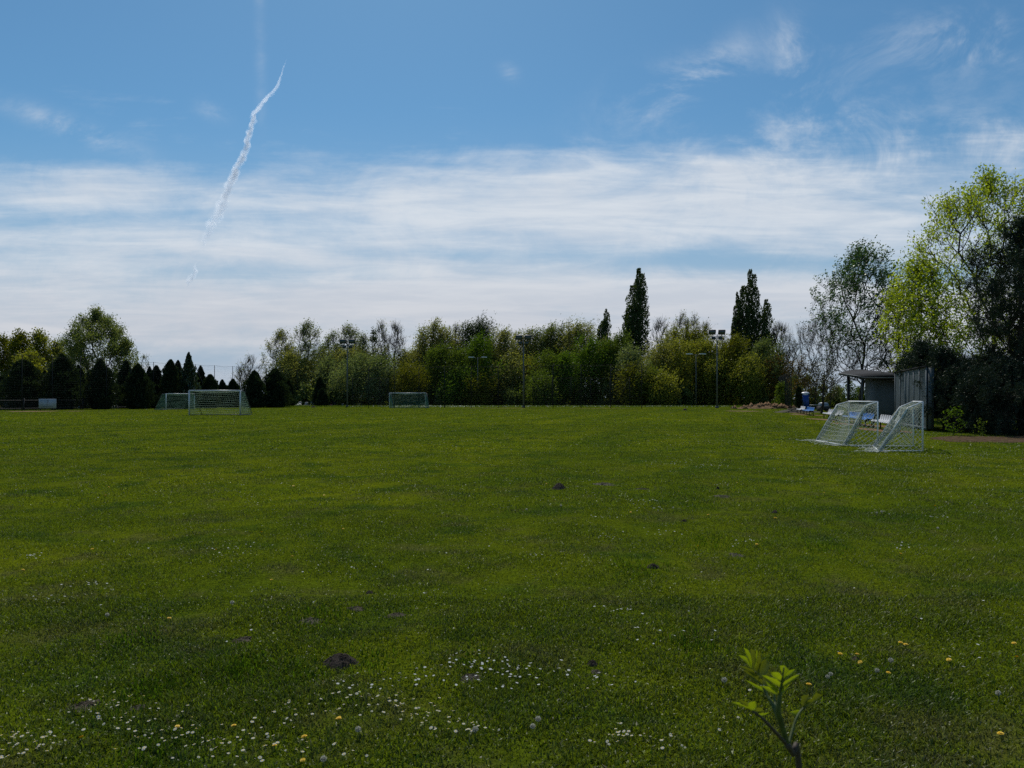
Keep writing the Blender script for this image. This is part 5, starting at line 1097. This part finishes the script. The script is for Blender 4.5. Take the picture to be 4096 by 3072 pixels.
# ------------------------------------------------------------------ contrail: a lumpy column of thin vapour high in the sky
def contrail(pts_, label, dens, dist=4200.0, seed=1, strands=5):
    r_ = np.random.default_rng(seed); P = []; Rd = []; k_ = 10; meshes = []
    for (x0, y0, w0), (x1, y1, w1) in zip(pts_[:-1], pts_[1:]):
        nn = max(2, int(math.hypot(x1 - x0, y1 - y0) / 5))
        for f in np.arange(nn) / nn: P.append((x0 + (x1 - x0) * f, y0 + (y1 - y0) * f)); Rd.append(w0 + (w1 - w0) * f)
    P0 = np.array(P); R0 = np.array(Rd); n_ = len(P0); t_ = np.arange(n_) * 5.0; th = np.arange(k_) * 2 * math.pi / k_
    P0[:, 0] += (vnoise(t_, t_ * 0, 30, seed + 1) - .5) * R0 * 1.2
    for q in range(strands):
        a0, a1 = (0, n_) if q < 2 else sorted(r_.integers(0, n_, 2)); a0 = min(a0, a1 - 12) if q >= 2 else a0
        if a0 < 0: continue
        P = P0[a0:a1].copy(); tt = t_[a0:a1]; m_ = len(P); R1 = R0[a0:a1]
        P[:, 0] += (vnoise(tt, tt * 0 + 90 * q, 16, seed + 3 * q) - .5) * R1 * 2.0; depth = (vnoise(tt, tt * 0 + 70 * q, 20, seed + 50 + q) - .5) * R1 * 2.0
        rr = R1 * (.30 + .75 * vnoise(tt, tt * 0 + 30 * q, 9, seed + 7 * q)) * np.minimum(1, np.minimum(np.arange(m_) + .3, m_ - np.arange(m_) - .7) / 9)
        dd = dist + (HY - P[:, 1]) + depth * dist / F; W3 = np.stack([(P[:, 0] - CX) * dd / F, dd, EYE - (P[:, 1] - HY) * dd / F], 1); rw = rr * dd / F
        tg = np.gradient(W3, axis=0); tg /= np.linalg.norm(tg, axis=1, keepdims=True); a_ = np.cross(tg, [0, 1, 0]); a_ /= np.linalg.norm(a_, axis=1, keepdims=True); b2 = np.cross(tg, a_)
        nz = np.stack([vnoise(tt, tt * 0 + 40 * j, 11, seed + 20 + j % 5 + q) for j in range(k_)], 1); nz = (nz + np.roll(nz, 1, 1)) / 2
        ring = W3[:, None] + (np.cos(th)[None, :, None] * a_[:, None] + np.sin(th)[None, :, None] * b2[:, None]) * (rw[:, None] * (.5 + 1.0 * nz))[:, :, None]
        ii = np.arange(m_ * k_).reshape(m_, k_); i2 = np.roll(ii, -1, 1)
        meshes.append((ring.reshape(-1, 3), [np.stack([ii[:-1], i2[:-1], i2[1:], ii[1:]], -1).reshape(-1, 4), np.array([ii[0][::-1], ii[-1]])]))
    m, t, out = newmat('vapour'); v = t.node('ShaderNodeVolumePrincipled'); v.inputs['Color'].default_value = (.97, .98, 1, 1); v.inputs['Density'].default_value = dens; v.inputs['Anisotropy'].default_value = .62
    t.l.new(v.outputs[0], out.inputs['Volume']); O = meshes[0][0].mean(0); root = empty('contrail', tuple(O), label=label, cat='contrail', group='contrails')
    for V, F_ in meshes: mesh_np('strand', V - O, F_, m, root, smooth=True)
    return root
contrail([(1148, 222, 2.0), (1125, 300, 4.1), (1105, 350, 6.2), (1060, 400, 8.0), (1020, 450, 9.2), (1005, 520, 9.9), (985, 590, 11.3), (955, 650, 13.8), (930, 700, 16.3), (920, 770, 17.8), (880, 840, 20.6), (845, 900, 21.0), (825, 960, 15.1), (812, 1010, 7.7)], 'long ragged white contrail rising steeply through the left sky', .0062, seed=31, strands=13)
contrail([(788, 1040, 5), (774, 1085, 12), (760, 1125, 12), (742, 1170, 5)], 'short faint wisp of contrail below the long one', .013, seed=41, strands=5)

# ------------------------------------------------------------------ sapling close to the camera
def s0(x, y, d_): return pt(2800 + x / 2.9, 2500 + y / 2.9, d_)
base = s0(1150, 1659, 1.0); foot = np.array([base[0] + .05, 1.03, 0.0]); sap = empty('sapling', tuple(foot), label='young sapling with bright yellow green compound leaves close to the camera', cat='sapling')
def tb(p, r0, r1, name, mt, k_=10):
    p = [np.array(x) - foot for x in p]; pp = []                # smooth the polyline
    for i_ in range(len(p) - 1):
        a0 = p[max(0, i_ - 1)]; a1 = p[i_]; a2 = p[i_ + 1]; a3 = p[min(len(p) - 1, i_ + 2)]
        for f in np.arange(5) / 5: pp.append(.5 * ((2 * a1) + (a2 - a0) * f + (2 * a0 - 5 * a1 + 4 * a2 - a3) * f * f + (3 * a1 - a0 - 3 * a2 + a3) * f ** 3))
    pp.append(p[-1]); return MB().tube(pp, r0, k_, r1).build(name, mt, sap, True)
M['sapbark'] = plain('sapling_bark', (.060, .045, .030), .7, var=.3, scale=60); M['sapgreen'] = plain('sapling_shoot', (.060, .085, .014), .6, var=.3, scale=60)
tb([foot, foot + [-.01, 0, .4], foot + [-.02, -.01, .75], base, s0(1080, 1500, .99), s0(1015, 1385, .985), s0(985, 1300, .983)], .0046, .0030, 'stem', M['sapbark'])
tb([s0(1015, 1400, .985), s0(950, 1150, .98), s0(910, 1000, .975), s0(925, 840, .975), s0(935, 790, .975)], .0036, .0024, 'shoot', M['sapgreen'])
tb([s0(1010, 1390, .985), s0(870, 1240, .965), s0(720, 1080, .955), s0(610, 1000, .95)], .0026, .0012, 'leaf_stalk', M['sapbark'])
tb([s0(960, 1250, .985), s0(885, 1000, .99), s0(870, 900, 1.0), s0(860, 800, 1.01)], .0022, .0012, 'leaf_stalk', M['sapgreen'])
tb([s0(965, 1230, .985), s0(850, 950, 1.01), s0(770, 800, 1.025), s0(700, 650, 1.035), s0(640, 540, 1.04)], .0026, .0012, 'leaf_stalk', M['sapgreen'])
tb([s0(1030, 1390, .985), s0(1080, 1200, 1.0), s0(1130, 1060, 1.01), s0(1210, 950, 1.02), s0(1260, 890, 1.03)], .0022, .001, 'leaf_stalk', M['sapgreen'])
tb([s0(925, 800, .975), s0(945, 700, .973), s0(958, 600, .97), s0(975, 490, .968)], .0022, .0008, 'leaf_stalk', M['sapgreen'])
MB().tube([s0(1045, 1450, .985) - foot, s0(1022, 1400, .984) - foot, s0(990, 1365, .983) - foot], [.0037, .0044, .0028], 10).build('bud', M['sapbark'], sap, True)
def compound(polys, d_, mats, seed, fold=.10, tilt=0.0):
    r_ = np.random.default_rng(seed); mb = [MB(), MB()]
    for pl in polys:
        mi_ = 0
        if isinstance(pl[0], int): mi_, pl = pl[0], pl[1:]
        P = np.array(pl, float); a = P[0]; far_ = P[np.argmax(np.linalg.norm(P - a, axis=1))]; ax_ = far_ - a; l_ = np.linalg.norm(ax_); ax_ /= l_
        # densify the outline with small teeth
        pts2 = []
        for i_ in range(len(P)):
            p, q_ = P[i_], P[(i_ + 1) % len(P)]; nn = max(1, int(np.linalg.norm(q_ - p) / 22)); nrm = np.array([(q_ - p)[1], -(q_ - p)[0]]); nrm = nrm / max(np.linalg.norm(nrm), 1e-6)
            for k_ in range(nn): pts2.append(p + (q_ - p) * k_ / nn + (nrm * (r_.uniform(-2.5, 4.5)) if k_ else 0))
        P = np.array(pts2); dep = r_.uniform(-.004, .006); sl_ = r_.uniform(-.15, .15)
        mids = [a + ax_ * l_ * f for f in np.linspace(.08, .92, 7)]
        def to3(p, off):
            s_ = np.dot(p - a, ax_); w_ = abs((p - a)[0] * ax_[1] - (p - a)[1] * ax_[0]); z = d_ + dep + off - fold * w_ / 2.9 / F * 6 + sl_ * s_ / 2.9 / F - .25 * (s_ / 2.9 / F) ** 2 * 8 + tilt * (p[1] - 800) / 2.9 / F; return s0(p[0], p[1], z) - foot
        V = [to3(p, 0) for p in P] + [to3(p, .0006) for p in mids]; nP = len(P); T = []
        near_ = [nP + int(np.argmin([np.linalg.norm(p - m_) for m_ in mids])) for p in P]
        for i_ in range(nP):
            j = (i_ + 1) % nP; T.append([i_, j, near_[i_]])
            if near_[i_] != near_[j]: T.append([near_[i_], j, near_[j]])
        mb[mi_].raw(V, np.array(T))
    root_leaf = None
    for m_, mt, nm in ((mb[0], mats[0], 'leaf'), (mb[1], mats[1], 'leaf')):
        if m_.p: o = m_.build(nm, mt, sap if root_leaf is None else root_leaf, True); root_leaf = root_leaf or o; o.name = 'leaf' if root_leaf is o else 'leaflet'
compound([[(925, 810), (850, 800), (770, 760), (710, 705), (790, 715), (870, 730), (915, 765)], [(935, 730), (860, 690), (780, 630), (715, 580), (810, 605), (890, 630), (940, 670)], [(950, 655), (880, 625), (835, 590), (820, 550), (880, 545), (930, 560), (955, 600)],
          [(955, 645), (958, 560), (932, 520), (925, 475), (980, 470), (1010, 500), (1038, 525), (1000, 590)], [(965, 640), (1005, 570), (1040, 525), (1105, 508), (1078, 570), (1020, 615)], [(945, 720), (985, 650), (1080, 595), (1165, 570), (1100, 635), (1020, 685)], [(935, 800), (955, 740), (1000, 705), (1045, 680), (1005, 745), (965, 785)],
          [(900, 800), (850, 760), (780, 700), (760, 650), (850, 690), (905, 730)]], .972, (L['sap'], L['sapdark']), 1)
compound([[(605, 515), (545, 450), (490, 395), (440, 342), (530, 368), (580, 430)], [(603, 500), (558, 380), (508, 265), (565, 298), (595, 370), (605, 430)], [1, (628, 540), (600, 400), (582, 272), (640, 300), (655, 400)], [(634, 530), (640, 420), (655, 290), (668, 300), (664, 400), (655, 470)],
          [1, (640, 540), (665, 440), (685, 300), (705, 330), (715, 440), (690, 500)], [1, (650, 570), (690, 450), (765, 390), (800, 470), (790, 560), (720, 600)], [1, (640, 560), (560, 545), (450, 478), (530, 485), (610, 520)], [1, (722, 700), (640, 655), (560, 595), (495, 520), (600, 545), (680, 590), (720, 640)],
          [1, (720, 660), (750, 560), (810, 510), (825, 610), (810, 700), (750, 710)], [(765, 782), (690, 755), (600, 700), (520, 635), (620, 676), (700, 712), (762, 752)]], 1.035, (L['sap'], L['sapdark']), 2)
compound([[(625, 1000), (560, 965), (470, 942), (375, 902), (432, 897), (480, 900), (520, 930)], [(630, 1000), (555, 950), (560, 905), (640, 882), (655, 940)], [1, (560, 950), (480, 920), (422, 855), (500, 880), (550, 905)], [1, (640, 1005), (660, 955), (720, 965), (745, 1000), (680, 1022)], [(700, 1062), (680, 1027), (750, 1022), (815, 1015), (770, 1045), (720, 1066)]], .952, (L['sap'], L['sapdark']), 3)
compound([[1, (1200, 965), (1170, 880), (1182, 822), (1255, 808), (1262, 850), (1230, 900)], [1, (1205, 972), (1225, 905), (1300, 850), (1352, 785), (1420, 818), (1350, 882), (1270, 932)], [(1208, 985), (1130, 985), (1035, 1008), (1080, 1038), (1120, 1055), (1180, 1022)]], 1.02, (L['sap'], L['sapdark']), 4)
print('objects', len(bpy.data.objects), 'verts', sum(len(m_.vertices) for m_ in bpy.data.meshes))
